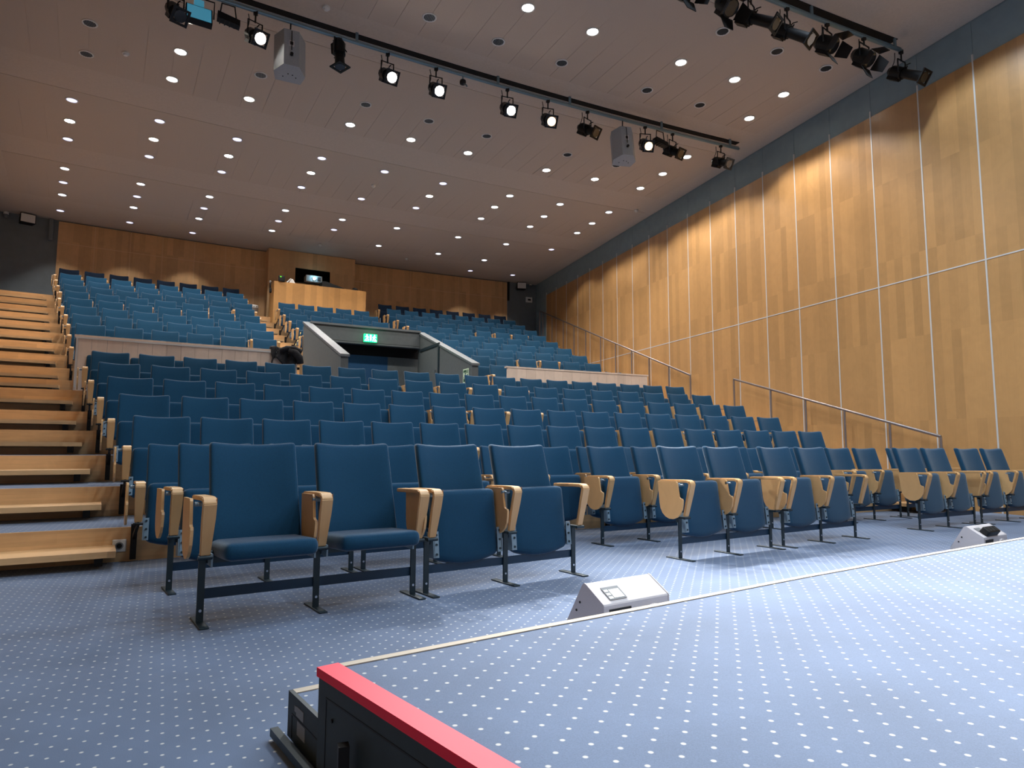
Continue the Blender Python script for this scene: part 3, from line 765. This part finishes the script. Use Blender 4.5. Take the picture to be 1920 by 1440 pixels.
stpart('side_groove', ribbon([f2[0]+dd*.035, f2[0]+dd*.039], .012, .0132, .02, .085), 'black')
for a_, b_, z0, z1 in ((.075, .135, .092, .118), (.085, .15, .045, .082), (.06, .075, .10, .115)):
    stpart('scuffed_label', ribbon([f2[0]+dd*a_, f2[0]+dd*b_], .012, .0132, z0, z1), 'grey_plastic', 'worn pale sticker')
bl = [f2[0]-dd*.03+nn*.03, f2[0]+dd*.62+nn*.03]
spart('floor_bar', ribbon(bl, 0, .022, .012, .034), 'steel_dark', 'dark bar along the floor beside the stage')
spart('lock_post', MB().box(-.012, .012, -.014, .014, 0, .168, M=Matrix.Translation((.185, 1.60, .0))), 'black')

# ------------------------------------------------------------------ floor monitors
def monitor(loc, ang_, label, strip):
    t = thing('stage_monitor', label, 'speaker', loc, ang_, 'stage monitors on the floor')
    prof = [(.125, .005), (.012, .192), (0, .2), (-.01, .197), (-.125, .125), (-.13, .118), (-.128, .005)]
    mb = MB().prism(prof, 0, .43, 'x'); part('cabinet', mb, 'monitor_grey', t)
    part('grille', MB().prism([(.128, .02), (.018, .192), (.014, .186), (.122, .02)], .015, .415, 'x'), 'black', t)
    part('end_cheek', MB().prism([(y*1.02, z*1.01+.001) for y, z in prof], -.006, 0, 'x'), 'monitor_grey', t)
    part('end_cheek', MB().prism([(y*1.02, z*1.01+.001) for y, z in prof], .43, .436, 'x'), 'monitor_grey', t)
    # rear face details lie on the slope y -.012..-.125, z .195...125
    sl = Matrix.Translation((0, -.068, .162)) @ Matrix.Rotation(math.radians(32.3), 4, 'X')
    if not strip:
        part('rating_label', MB().box(.055, .165, -.05, .03, .001, .003, M=sl), 'grey_plastic', t)
        part('rating_label', MB().box(.09, .155, -.042, .012, .003, .004, M=sl), 'paper', t, 'white field of the rating label')
        for k in range(3): part('rating_print', MB().box(.060, .084, -.044+k*.022, -.030+k*.022, .003, .0038, M=sl), 'paper', t)
    else:
        part('rating_label', MB().box(.06, .16, .0, .04, .001, .003, M=sl), 'grey_plastic', t)
    part('socket_recess', MB().box(.03, .17, -.1335, -.128, .03, .10), 'black', t)
    part('handle', MB().tube([(.26+.06*(1-cos(q_)), -.134, .035+.05*sin(q_)) for q_ in [pi*i/8 for i in range(9)]], .010), 'monitor_grey', t)
    for y, z in ((.04, .09), (.065, .05)) if True else (): part('screw', MB().cyl((-.008, y-.01, z+.02), (-.006, y-.01, z+.02), .006, 8), 'black', t)
    return t
monitor((1.431, 2.9, 0), atan2(.274, .962), 'grey wedge monitor with rating label, before the left front benches', False)
monitor((5.50, 4.0, 0), atan2(.23, .974), 'grey wedge monitor with black socket block, before the right benches', True)
t = thing('socket_block', 'black three-way mains socket block lying on the right monitor', 'socket', (5.50, 4.0, 0), atan2(.23, .974))
sl = Matrix.Translation((.17, -.10, .148)) @ Matrix.Rotation(math.radians(38), 4, 'X')
part('body', MB().rbox(.105, .035, .028, .012, M=sl @ Matrix.Translation((0, 0, .02))), 'black', t)
for k in range(3): part('socket', MB().box(-.085+k*.06, -.04+k*.06, -.024, .024, .047, .0495, M=sl), 'black_soft', t)

# ------------------------------------------------------------------ handrails on the right wall side
def handrail(label, posts):
    x = XW-.18
    t = thing('handrail', label, 'handrail', (x, posts[0][0], posts[0][1]))
    def hp(name, mb): o = part(name, mb, 'rail_metal', t); o.matrix_parent_inverse = Matrix.Translation(-t.location)
    y0, z0 = posts[0]; y1, z1 = posts[-1]
    line = lambda y: z0+(z1-z0)*(y-y0)/(y1-y0)
    hp('rail', MB().tube([(x, y0, z0), (x, y1, z1)], .021, 10))
    for y, _ in posts:
        hp('post', MB().cyl((x, y, ground(Vector((x, y, 0)))), (x, y, line(y)-.005), .019, 10))
handrail('steel handrail along the right wall beside the upper seats', [(21.79, 5.78), (21.5, 0), (20.69, 0), (19.77, 0), (18.95, 0), (18.12, 0), (17.15, 0), (16.27, 0), (15.4, 0), (14.54, 0), (13.66, 0), (12.8, 2.53)])
handrail('steel handrail along the right wall beside the lower seats', [(11.29, 2.29), (10.23, 0), (9.36, 0), (8.51, 0), (7.66, 0), (6.84, 1.03)])

# ------------------------------------------------------------------ house downlights
LIT = [(71.83, -.03), (71.85, 1.27), (71.87, 3.26), (71.87, 4.59), (71.87, 5.89), (72.75, 5.97), (74.49, -4.74), (74.54, 5.98), (75.42, -4.79), (75.46, 6.06),
       (76.35, -4.84), (76.35, -3.49), (76.37, -1.48), (76.39, -.12), (76.4, 1.26), (76.4, 3.34), (76.35, 4.7), (76.35, 6.09),
       (78.05, -6.42), (78.07, -4.92), (78.1, -3.43), (78.12, -1.61), (78.13, -.11), (78.13, 1.4), (78.1, 3.26), (78.05, 4.75), (78.01, 6.29),
       (78.97, -6.47), (78.97, -4.97), (79.0, -3.47), (79.0, -1.64), (79.01, 1.39), (78.95, 3.24), (79.0, 4.8), (78.93, 6.34),
       (79.88, -6.52), (79.91, -5.0), (79.95, -3.49), (79.95, -1.65), (79.97, -.12), (79.92, 1.36), (79.88, 3.27), (79.88, 4.83), (79.8, 6.37),
       (81.6, -6.61), (81.68, -5.08), (81.69, -3.55), (81.72, -1.68), (81.69, -.16), (81.66, 1.41), (81.62, 3.3), (81.6, 4.89), (81.5, 6.43),
       (82.54, -6.66), (82.61, -5.12), (82.62, -3.58), (82.65, -1.69), (82.63, -.16),
       (83.47, -6.7), (83.51, -5.16), (83.54, -3.61), (83.57, -1.7), (83.48, 1.41), (83.43, 3.34), (83.45, 4.95),
       (84.8, -6.77), (84.87, -5.2), (84.93, -3.64), (84.85, 5.01), (84.75, 6.57)]
UNLIT = [(70.98, 3.29), (70.99, 4.61), (71.0, 5.89), (72.69, -1.35), (72.72, -.04), (72.74, 1.29), (72.77, 3.29), (72.76, 4.63), (75.35, -6.13), (75.45, -3.45),
         (75.5, -1.44), (75.51, -.08), (75.54, 1.29), (75.53, 3.36), (75.52, 4.73), (76.27, -6.18)]
def lamp_light(par, energy, color, size=2.0, blend=.35, r=.06):
    key = (round(energy), color, size)
    if key not in LD:
        l = bpy.data.lights.new('downlight_lamp', 'SPOT'); l.energy = energy; l.color = color; l.spot_size = size; l.spot_blend = blend; l.shadow_soft_size = r; LD[key] = l
    o = bpy.data.objects.new('lamp', LD[key]); COL.objects.link(o); o.parent = par; o.location = (0, 0, -.05); return o
LD = {}
ring = MB()
n = 24
v = []; fs = []
for r_, z_ in ((.082, .003), (.102, .003), (.102, -.010), (.088, -.014), (.080, -.006)):
    v += [(r_*cos(2*pi*i/n), r_*sin(2*pi*i/n), z_) for i in range(n)]
for k in range(4): fs += [(k*n+i, (k+1)*n+i, (k+1)*n+(i+1) % n, k*n+(i+1) % n) for i in range(n)]
ME_RING = MB().add(v, fs, 0, True).mesh('trim_ring', 'white_plastic')
ME_DISC = {m_: MB().cyl((0, 0, -.004), (0, 0, .0), .083, 20).mesh('diffuser', m_) for m_ in ('lamp_on', 'lamp_mid', 'lamp_dim')}
ME_REFL = MB().cyl((0, 0, -.003), (0, 0, 0), .083, 20).mesh('reflector', 'tin_grey')
sl_mesh = MB()
for k in range(-3, 4):
    h_ = sqrt(max(0, .078**2-(k*.022)**2)); sl_mesh.box(k*.022-.004, k*.022+.004, -h_, h_, -.012, -.003)
ME_SLAT = sl_mesh.mesh('louvre', 'steel_dark')
rowsR = {}
for kind, Lst in (('lit', LIT), ('dark', UNLIT)):
    for R, s in Lst: rowsR.setdefault(kind, {}).setdefault(min((70.99, 71.86, 72.74, 74.5, 75.45, 76.36, 78.07, 78.98, 79.9, 81.65, 82.6, 83.5, 84.85), key=lambda q: abs(q-R)), []).append((s, R))
for kind in rowsR:
    Rs = sorted(rowsR[kind])
    for ri, Rk in enumerate(Rs):
        row = sorted(rowsR[kind][Rk])
        for i, (s, R) in enumerate(row):
            pos = ORD[i+1]+' from the left'
            t = thing('downlight', '%s round ceiling downlight, %s in %s row from the stage' % ('lit' if kind == 'lit' else 'unlit louvred', pos, ORD[ri+1]), 'light',
                      P(R, s, ZC-.004), 0, 'lit ceiling downlights' if kind == 'lit' else 'unlit ceiling downlights')
            link('trim_ring', ME_RING, t)
            if kind == 'lit':
                bright = (Rk < 77) or (abs(Rk-78.98) < .1 and s < 4) 
                dim = (Rk in (78.07, 79.9, 82.6, 84.85) and s < 3.0) or (s > 6.2 and Rk > 80) or Rk > 84.5
                m_ = 'lamp_on' if bright else 'lamp_dim' if dim else 'lamp_mid'
                link('diffuser', ME_DISC[m_], t)
                lamp_light(t, DOWN_W*(1 if Rk < 77 else .62) if bright else DOWN_DIM*(1 if Rk < 84.8 else .7) if dim else DOWN_W*.52, (1, .95, .885) if Rk < 84.8 else (1, .94, .87), 2.05 if Rk < 84.8 else 1.45)
            else:
                rf = link('reflector', ME_REFL, t); link('louvre', ME_SLAT, rf)
# unseen downlights added over the stage and front seats for cool fill light
i = 0
for R in (69.2, 67.5, 65.5, 63.4):
    for s in (-3.2, -1.2, 1.2, 3.4, 5.4):
        p_ = P(R, s, ZC-.004)
        if p_.x < LW0.x+.6 or p_.x > XW-.6: continue
        i += 1
        t = thing('downlight', 'added fill downlight over the stage, %s of those out of view' % ORD[min(i, 20)], 'light', p_, 0, 'unseen fill downlights added over the stage')
        link('trim_ring', ME_RING, t); link('diffuser', ME_DISC['lamp_on'], t)
        lamp_light(t, STAGE_FILL_W, (.74, .88, 1.0), 2.2)

# small ceiling fittings
for R, s, nm, lb in ((79.0, -.1, 'smoke_detector', 'small round smoke detector in the centre of the ceiling'), (84.2, -.2, 'smoke_detector', 'small smoke detector on the ceiling before the projection booth'),
                     (75.9, -5.6, 'smoke_detector', 'small smoke detector on the left part of the ceiling'), (73.2, -2.9, 'smoke_detector', 'small smoke detector beside the lighting slot'),
                     (77.6, 6.9, 'ceiling_camera', 'small white camera on the ceiling edge by the right wall'), (84.4, 2.6, 'smoke_detector', 'small smoke detector above the upper right seats')):
    t = thing(nm, lb, 'detector' if 'smoke' in nm else 'camera', P(R, s, ZC-.002))
    part('base', MB().cyl((0, 0, -.03), (0, 0, 0), .05, 16), 'white_plastic', t); part('dome', MB().cyl((0, 0, -.055), (0, 0, -.03), .028, 14, r1=.038), 'white_plastic', t)

# ------------------------------------------------------------------ lighting bars with their fittings
def bar(label, R, s0, s1, zb, posts):
    t = thing('lighting_bar', label, 'pipe', P(R, s1, zb))
    def bp(nm, mb): o = part(nm, mb, 'zinc', t); o.matrix_parent_inverse = Matrix.Translation(-t.location)
    n_ = 30; pts = [P(R, s0+(s1-s0)*k/n_, zb) for k in range(n_+1)]
    bp('pipe', MB().tube(pts, .026, 8)); bp('pipe', MB().tube([q_+Vector((0, 0, .042)) for q_ in pts], .007, 6))
    for s in posts: 
        q_ = P(R, s, zb); bp('hanger', MB().box(-.02, .02, -.012, .012, 0, ZC-zb, M=Matrix.Translation(q_)))
bar('zinc lighting bar in front of the long ceiling slot', 73.56, s_left(73.56)+.7, 6.54, 6.79, (-5.0, -2.27, .45, 2.06, 4.37, 6.29))
bar('zinc lighting bar nearer the stage, at the top right', 70.02, s_left(70.0)+.7, 6.39, 6.79, (-4, -1, 2.0, 4.14, 6.23))

def aim_matrix(d_):
    z = d_.normalized(); x = Vector((0, 0, 1)).cross(z)
    x = x.normalized() if x.length > 1e-4 else Vector((1, 0, 0)); y = z.cross(x)
    return Matrix((x, y, z)).transposed().to_4x4()
def yoke(t, zc, hw, M3):
    # U-shaped yoke hanging from the bar to the pivots of the body
    ax = M3 @ Vector((1, 0, 0)); c = Vector((0, 0, zc)); top = Vector((0, 0, zc+.20))
    part('yoke', MB().tube([c-ax*hw, top-ax*hw, top+ax*hw, c+ax*hw], .011, 6), 'black', t)
    part('clamp', MB().cyl((0, 0, zc+.19), (0, 0, .02), .012, 8).box(-.028, .028, -.02, .02, -.035, .03), 'black', t)
def cable(t, p0, p1, sag):
    p0, p1 = Vector(p0), Vector(p1); pts = []
    for k in range(9):
        u = k/8; q_ = p0.lerp(p1, u); q_.z -= sag*4*u*(1-u); q_.x += .02*sin(u*9); pts.append(q_)
    part('cable', MB().tube(pts, .006, 5), 'black', t)
def profile_spot(R, s, label, target, lens, light, zc=-.34, long=.46):
    base = P(R, s, 6.77); t = thing('profile_spotlight', label, 'spotlight', base, 0, 'theatre spotlights on the bars')
    d_ = Vector(target)-(base+Vector((0, 0, zc))); M3 = aim_matrix(d_); T = Matrix.Translation((0, 0, zc)) @ M3
    M3r = M3.to_3x3()
    part('lamp_housing', MB().cyl((0, 0, -.22), (0, 0, -.16), .055, 12, r1=.085, M=T).cyl((0, 0, -.16), (0, 0, .02), .088, 12, M=T).box(-.05, .05, -.115, -.06, -.18, -.02, M=T), 'metal_lamp', t)
    part('lens_tube', MB().cyl((0, 0, .02), (0, 0, long-.24), .066, 14, r1=.075, M=T), 'metal_lamp', t)
    fz = long-.24
    g_ = MB()
    for a_, b_, c_, e_ in ((-.105, .105, .074, .105), (-.105, .105, -.105, -.074), (-.105, -.074, -.074, .074), (.074, .105, -.074, .074)): g_.box(a_, b_, c_, e_, fz-.012, fz+.006, M=T)
    part('gel_frame', g_, 'metal_lamp', t)
    part('lens', MB().cyl((0, 0, fz-.004), (0, 0, fz+.001), .073, 18, M=T), lens, t)
    part('handle', MB().tube([T @ Vector((0, .08, -.02)), T @ Vector((.0, .12, .0)), T @ Vector((0, .15, .05))], .008, 5), 'black', t)
    part('shutter', MB().box(-.10, .10, -.008, .008, .0, .012, M=T).box(-.008, .008, -.11, .11, .02, .03, M=T), 'chrome' if light else 'black', t)
    yoke(t, zc, .10, M3r)
    cable(t, T @ Vector((0, 0, -.22)), (-.10, .03, -.02), .12)
    if light:
        if 'L' not in LD or True:
            key = ('S', light)
            if key not in LD:
                l = bpy.data.lights.new('spot_lamp', 'SPOT'); l.energy = light; l.color = (1, .97, .93); l.spot_size = .76; l.spot_blend = 1.0; l.shadow_soft_size = .06; LD[key] = l
        o = bpy.data.objects.new('lamp', LD[('S', light)]); COL.objects.link(o); o.parent = t
        o.matrix_local = T @ Matrix.Translation((0, 0, fz+.03)) @ Matrix.Rotation(pi, 4, 'X')
    return t
def fresnel(R, s, label, target, zc=-.30):
    base = P(R, s, 6.77); t = thing('fresnel_lamp', label, 'spotlight', base, 0, 'theatre spotlights on the bars')
    d_ = Vector(target)-(base+Vector((0, 0, zc))); M3 = aim_matrix(d_); T = Matrix.Translation((0, 0, zc)) @ M3
    part('lamp_housing', MB().cyl((0, 0, -.20), (0, 0, -.12), .07, 12, r1=.11, M=T).cyl((0, 0, -.12), (0, 0, .10), .112, 12, M=T).box(-.06, .06, -.14, -.09, -.10, .08, M=T), 'metal_lamp', t)
    part('lens', MB().cyl((0, 0, .08), (0, 0, .105), .095, 16, M=T), 'lens_off', t)
    for k in range(4):
        Rk = T @ Matrix.Rotation(k*pi/2, 4, 'Z') @ Matrix.Translation((0, .115, .105)) @ Matrix.Rotation(math.radians(-28), 4, 'X')
        part('barn_door', MB().prism([(-.11, 0), (.11, 0), (.075, .17), (-.075, .17)], -.004, .004, 'z', M=Rk @ Matrix.Rotation(pi/2, 4, 'X')), 'metal_lamp', t)
    yoke(t, zc, .125, M3.to_3x3())
    cable(t, T @ Vector((0, 0, -.20)), (-.08, .02, -.02), .16)
    return t
TG = (3.7, .9, .3)
PT = ['first', 'second', 'third', 'fourth', 'fifth', 'sixth', 'seventh', 'eighth', 'ninth', 'tenth']
SPOTS_A = [(-5.02, 'lens_off', 0, (2, 3, .5)), (-3.9, 'lens_on', SPOT_W, TG), (-1.72, 'lens_on', SPOT_W, TG), (-.81, 'lens_on', SPOT_W, (3.0, .9, .3)), (.65, 'lens_on', SPOT_W, TG),
           (1.55, 'lens_warm', SPOT_W*.4, TG), (2.48, 'lens_off', 0, (8.5, 3, 1.5)), (3.93, 'lens_warm', SPOT_W*.4, (4.2, 1.0, .3)), (4.66, 'lens_off', 0, (9, 4, 2)), (6.01, 'lens_off', 0, (9.2, 5.0, 3.5))]
DESC = ['unlit, beside the blue floodlight', 'lit, left of the hanging loudspeaker', 'lit, right of the upright dark lamp', 'lit, beside the small bar camera', 'lit, fourth shining one', 'faintly lit, next to an unlit one', 'unlit, left of the right loudspeaker', 'warm lit, right of the right loudspeaker', 'unlit, near the bar\'s right end', 'unlit, last at the right end']
for (s, lens, e, tg), ds in zip(SPOTS_A, DESC): profile_spot(73.56, s, 'black profile spotlight on the long bar, '+ds, tg, lens, e)
profile_spot(73.56, -2.56, 'black profile spotlight hanging straight down on the long bar', (1.2, 8.9, 0), 'lens_off', 0, zc=-.22)
for s, ds, tg in ((2.76, 'third from the right wall side group', (9, .5, 1.5)), (3.56, 'with a bright lens', (9.3, .8, 1.2)), (6.38, 'last at the right end', (9.6, 2.0, 3.0))):
    profile_spot(70.02, s, 'black profile spotlight on the near bar, '+ds, tg, 'lens_glass' if s == 3.56 else 'lens_off', 0, long=.62)
for s, ds, tg in ((1.44, 'leftmost, cut by the picture top', (6, 0, 1)), (2.25, 'second, beside a profile spotlight', (6, 2, 1)), (4.5, 'with open barn doors', (9, 1, 2)), (5.41, 'with a pale barn door flap', (9, 2, 2))):
    fresnel(70.02, s, 'black barn door lamp on the near bar, '+ds, tg)
# floodlight with blue glass, small fittings
def flood(s):
    t = thing('floodlight', 'rectangular floodlight with blue glass on the long bar', 'spotlight', P(73.56, s, 6.77), math.radians(12))
    T = Matrix.Translation((0, 0, -.26)) @ Matrix.Rotation(math.radians(-20), 4, 'X')
    part('case', MB().box(-.16, .16, 0, .09, -.13, .13, M=T), 'metal_lamp', t); part('glass', MB().box(-.145, .145, -.006, 0, -.115, .115, M=T), 'flood_glass', t)
    part('driver_box', MB().box(-.06, .06, .0, .06, .16, .26, M=T), 'flood_glass', t)
    part('yoke', MB().tube([(-.18, .04, -.26), (-.18, .03, -.03), (.18, .03, -.03), (.18, .04, -.26)], .010), 'black', t)
flood(-4.7)
for s, lb in ((-4.30, 'small flat black lamp on the long bar beside the floodlight'), (4.32, 'small flat black lamp on the long bar by right loudspeaker')):
    t = thing('small_lamp', lb, 'spotlight', P(73.56, s, 6.77), math.radians(10))
    part('case', MB().prism([(-.13, -.26), (.15, -.30), (.15, -.22), (-.13, -.17)], -.06, .06, 'y'), 'metal_lamp', t)
    part('yoke', MB().tube([(-.10, 0, -.20), (-.08, 0, -.02), (.08, 0, -.02), (.11, 0, -.22)], .010), 'black', t)
    for k in range(4): part('fin', MB().box(-.10+k*.06, -.085+k*.06, -.065, .065, -.28-k*.004, -.262-k*.004), 'metal_lamp', t)
t = thing('bar_camera', 'small round black camera under the long bar', 'camera', P(73.56, -.28, 6.77))
part('ball', MB().rbox(.05, .05, .045, .04, M=Matrix.Translation((0, 0, -.10))), 'black', t); part('stem', MB().cyl((0, 0, -.07), (0, 0, .0), .012, 8), 'zinc', t)
part('microphone', MB().tube([(0, -.02, -.13), (.04, -.05, -.16), (.05, -.07, -.20)], .010), 'zinc', t)
# hanging loudspeakers
def speaker(s, label, rz_, tilt):
    t = thing('hanging_loudspeaker', label, 'speaker', P(73.56, s, 6.77), rz_, 'loudspeakers hung from the long bar')
    T = Matrix.Translation((0, 0, -.50)) @ Matrix.Rotation(tilt, 4, 'X')
    hexa = [(-.17, .15), (.17, .15), (.21, -.02), (.10, -.20), (-.10, -.20), (-.21, -.02)]
    mb = MB().prism(hexa[::-1], -.29, .29, 'z', M=T); o = part('cabinet', mb, 'spk_grey', t)
    part('hanger', MB().tube([(0, 0, .0), T @ Vector((0, -.02, .26))], .010).tube([T @ Vector((0, -.215, -.05)), T @ Vector((0, -.22, .25)), (0, 0, -.1)], .006), 'black', t)
    part('connector_plate', MB().box(-.035, .035, -.206, -.2, .02, .11, M=T), 'strip_alu', t)
    part('connector', MB().box(-.02, .02, -.21, -.206, .04, .09, M=T), 'black', t)
    part('knob', MB().cyl(T @ Vector((0, -.2, -.12)), T @ Vector((0, -.235, -.12)), .022, 10), 'black', t)
    for x, y in ((-.08, .05), (-.02, -.02), (.04, -.01), (.09, .03)): part('screw', MB().cyl((x, y, -.294), (x, y, -.289), .009, 8, M=T), 'black', t)
speaker(-3.36, 'grey hexagonal loudspeaker hanging left on the long bar', math.radians(6), math.radians(-10))
speaker(3.35, 'grey hexagonal loudspeaker hanging right on the long bar', math.radians(-8), math.radians(-10))

# ------------------------------------------------------------------ small fittings on the rear wall
for s, lb, rr in ((-7.5, 'small white loudspeaker under the ceiling, rear left corner', .25), (7.28, 'small white loudspeaker under the ceiling, rear right corner', -.25)):
    q, rz2 = polar(RBACK-.16, s, 6.80)
    t = thing('wall_loudspeaker', lb, 'speaker', q, rz2+rr, 'small corner loudspeakers')
    part('cabinet', MB().prism([(-.17, -.12), (.17, -.12), (.14, .12), (-.14, .12)], -.12, .12, 'z'), 'black', t)
    part('grille', MB().box(-.155, .155, -.13, -.12, -.105, .105), 'white_plastic', t); part('bracket', MB().box(-.03, .03, .10, .2, .0, .12), 'black', t)
q, rz2 = polar(RBACK-.05, 7.7, 6.87)
t = thing('dome_camera', 'small pale dome camera in the rear right corner', 'camera', q, rz2); part('base', MB().cyl((0, 0, .03), (0, 0, .08), .05, 14), 'white_plastic', t); part('dome', MB().rbox(.045, .045, .04, .038), 'grey_plastic', t)
q, rz2 = polar(RBACK-.05, -7.95, 6.84)
t = thing('dome_camera', 'round pale dome camera in the rear left corner', 'camera', q, rz2); part('base', MB().cyl((0, 0, .04), (0, 0, .10), .06, 14), 'white_plastic', t); part('dome', MB().rbox(.06, .06, .05, .045), 'grey_plastic', t)
q, rz2 = polar(RBACK+.012, 7.66, 6.36)
t = thing('wall_panel_box', 'white control plate on the grey rear wall, right corner', 'control', q, rz2)
part('plate', MB().box(-.13, .13, -.03, .008, -.10, .10), 'white_plastic', t); part('display', MB().box(-.05, .07, -.034, -.03, -.03, .03), 'black', t)
# power outlet on the first riser, left
q, rz2 = polar(LOWER[1][1]-.81, s_of(1.7818), .11); q = Vector((-1.0, 5.62, .12)); R_ = hypot(q.x-XC, q.y-YC); a_ = atan2(q.y-YC, q.x-XC)
q = Pa(LOWER[1][1]-.811, 1.77650, .115)
t = thing('power_outlet', 'small grey power outlet on the lowest wooden riser', 'outlet', q, 1.7765-pi/2)
part('frame', MB().rbox(.045, .008, .045, .006), 'white_plastic', t); part('socket', MB().cyl((0, -.012, 0), (0, -.007, 0), .027, 16), 'grey_plastic', t); part('socket_hole', MB().cyl((0, -.0135, 0), (0, -.012, 0), .018, 14), 'black', t)
# coat over the right end of the left parapet
q, rz2 = polar(R_PAR-.0, -2.70, 2.475)
t = thing('coat', 'black coat draped over the right end of the left parapet', 'coat', q, rz2)
def drape(x0, x1, ylen, zl, zr, amp, seed, front=True):
    random.seed(seed); nx_, nz_ = 22, 12; mb = MB(); V = []
    for j in range(nz_+1):
        for i in range(nx_+1):
            u, w_ = i/nx_, j/nz_
            x = x0+(x1-x0)*u + .03*sin(w_*3+u*7)*w_
            drop = (zl*(1-u)+zr*u)*(.75+.25*sin(u*8+seed))
            y = -.06-.03*w_ + amp*sin(u*17+w_*3+seed)*(.3+w_) + .02*sin(u*31+w_*5)
            V.append((x, y, .035+.012*sin(u*11)-drop*w_))
    F = [(j*(nx_+1)+i, j*(nx_+1)+i+1, (j+1)*(nx_+1)+i+1, (j+1)*(nx_+1)+i) for j in range(nz_) for i in range(nx_)]
    # upper part over the rail and down behind
    o = len(V)
    for i in range(nx_+1):
        u = i/nx_; V.append((x0+(x1-x0)*u, .02, .05+.015*sin(u*13))); 
    for i in range(nx_+1):
        u = i/nx_; V.append((x0+(x1-x0)*u, .09, .02+.01*sin(u*9)))
    for i in range(nx_+1):
        u = i/nx_; V.append((x0+(x1-x0)*u, .11, -.2))
    F += [(o+i, o+i+1, i+1, i) for i in range(nx_)]+[(o+nx_+1+i, o+nx_+2+i, o+i+1, o+i) for i in range(nx_)]+[(o+2*nx_+2+i, o+2*nx_+3+i, o+nx_+2+i, o+nx_+1+i) for i in range(nx_)]
    mb.add(V, F, 0, True); return mb
ob = part('body', drape(-.26, .22, 0, .36, .34, .022, 3), 'coat_cloth', t); so = ob.modifiers.new('thickness', 'SOLIDIFY'); so.thickness = .02; so.offset = 0
ob = part('sleeve', MB().tube([(.02, -.12, .0), (.12, -.15, -.04), (.19, -.15, -.12), (.21, -.13, -.22)], .06, 9), 'coat_cloth', t)
ob = part('collar', MB().tube([(-.12, -.10, -.02), (-.02, -.13, .03), (.10, -.14, .03), (.22, -.12, -.01)], .04, 8), 'coat_cloth', t)
# striped tape closing the seats left of the exit passage
t = thing('barrier_tape', 'yellow striped barrier tape hanging left of the grey passage wall', 'tape', P(79.2, VOM0-.03, ZU(2)+.45))
pts = [(0, .1, .55), (-.05, .0, .35), (-.12, -.1, .18), (-.14, -.15, .0), (-.10, -.1, -.12), (0, .0, -.02)]
for k in range(len(pts)-1):
    a_, b_ = Vector(pts[k]), Vector(pts[k+1])
    for q_ in range(4): part('stripe', MB().tube([a_.lerp(b_, q_/4), a_.lerp(b_, (q_+1)/4)], .012, 4), 'tape_yellow' if q_ % 2 else 'black', t)
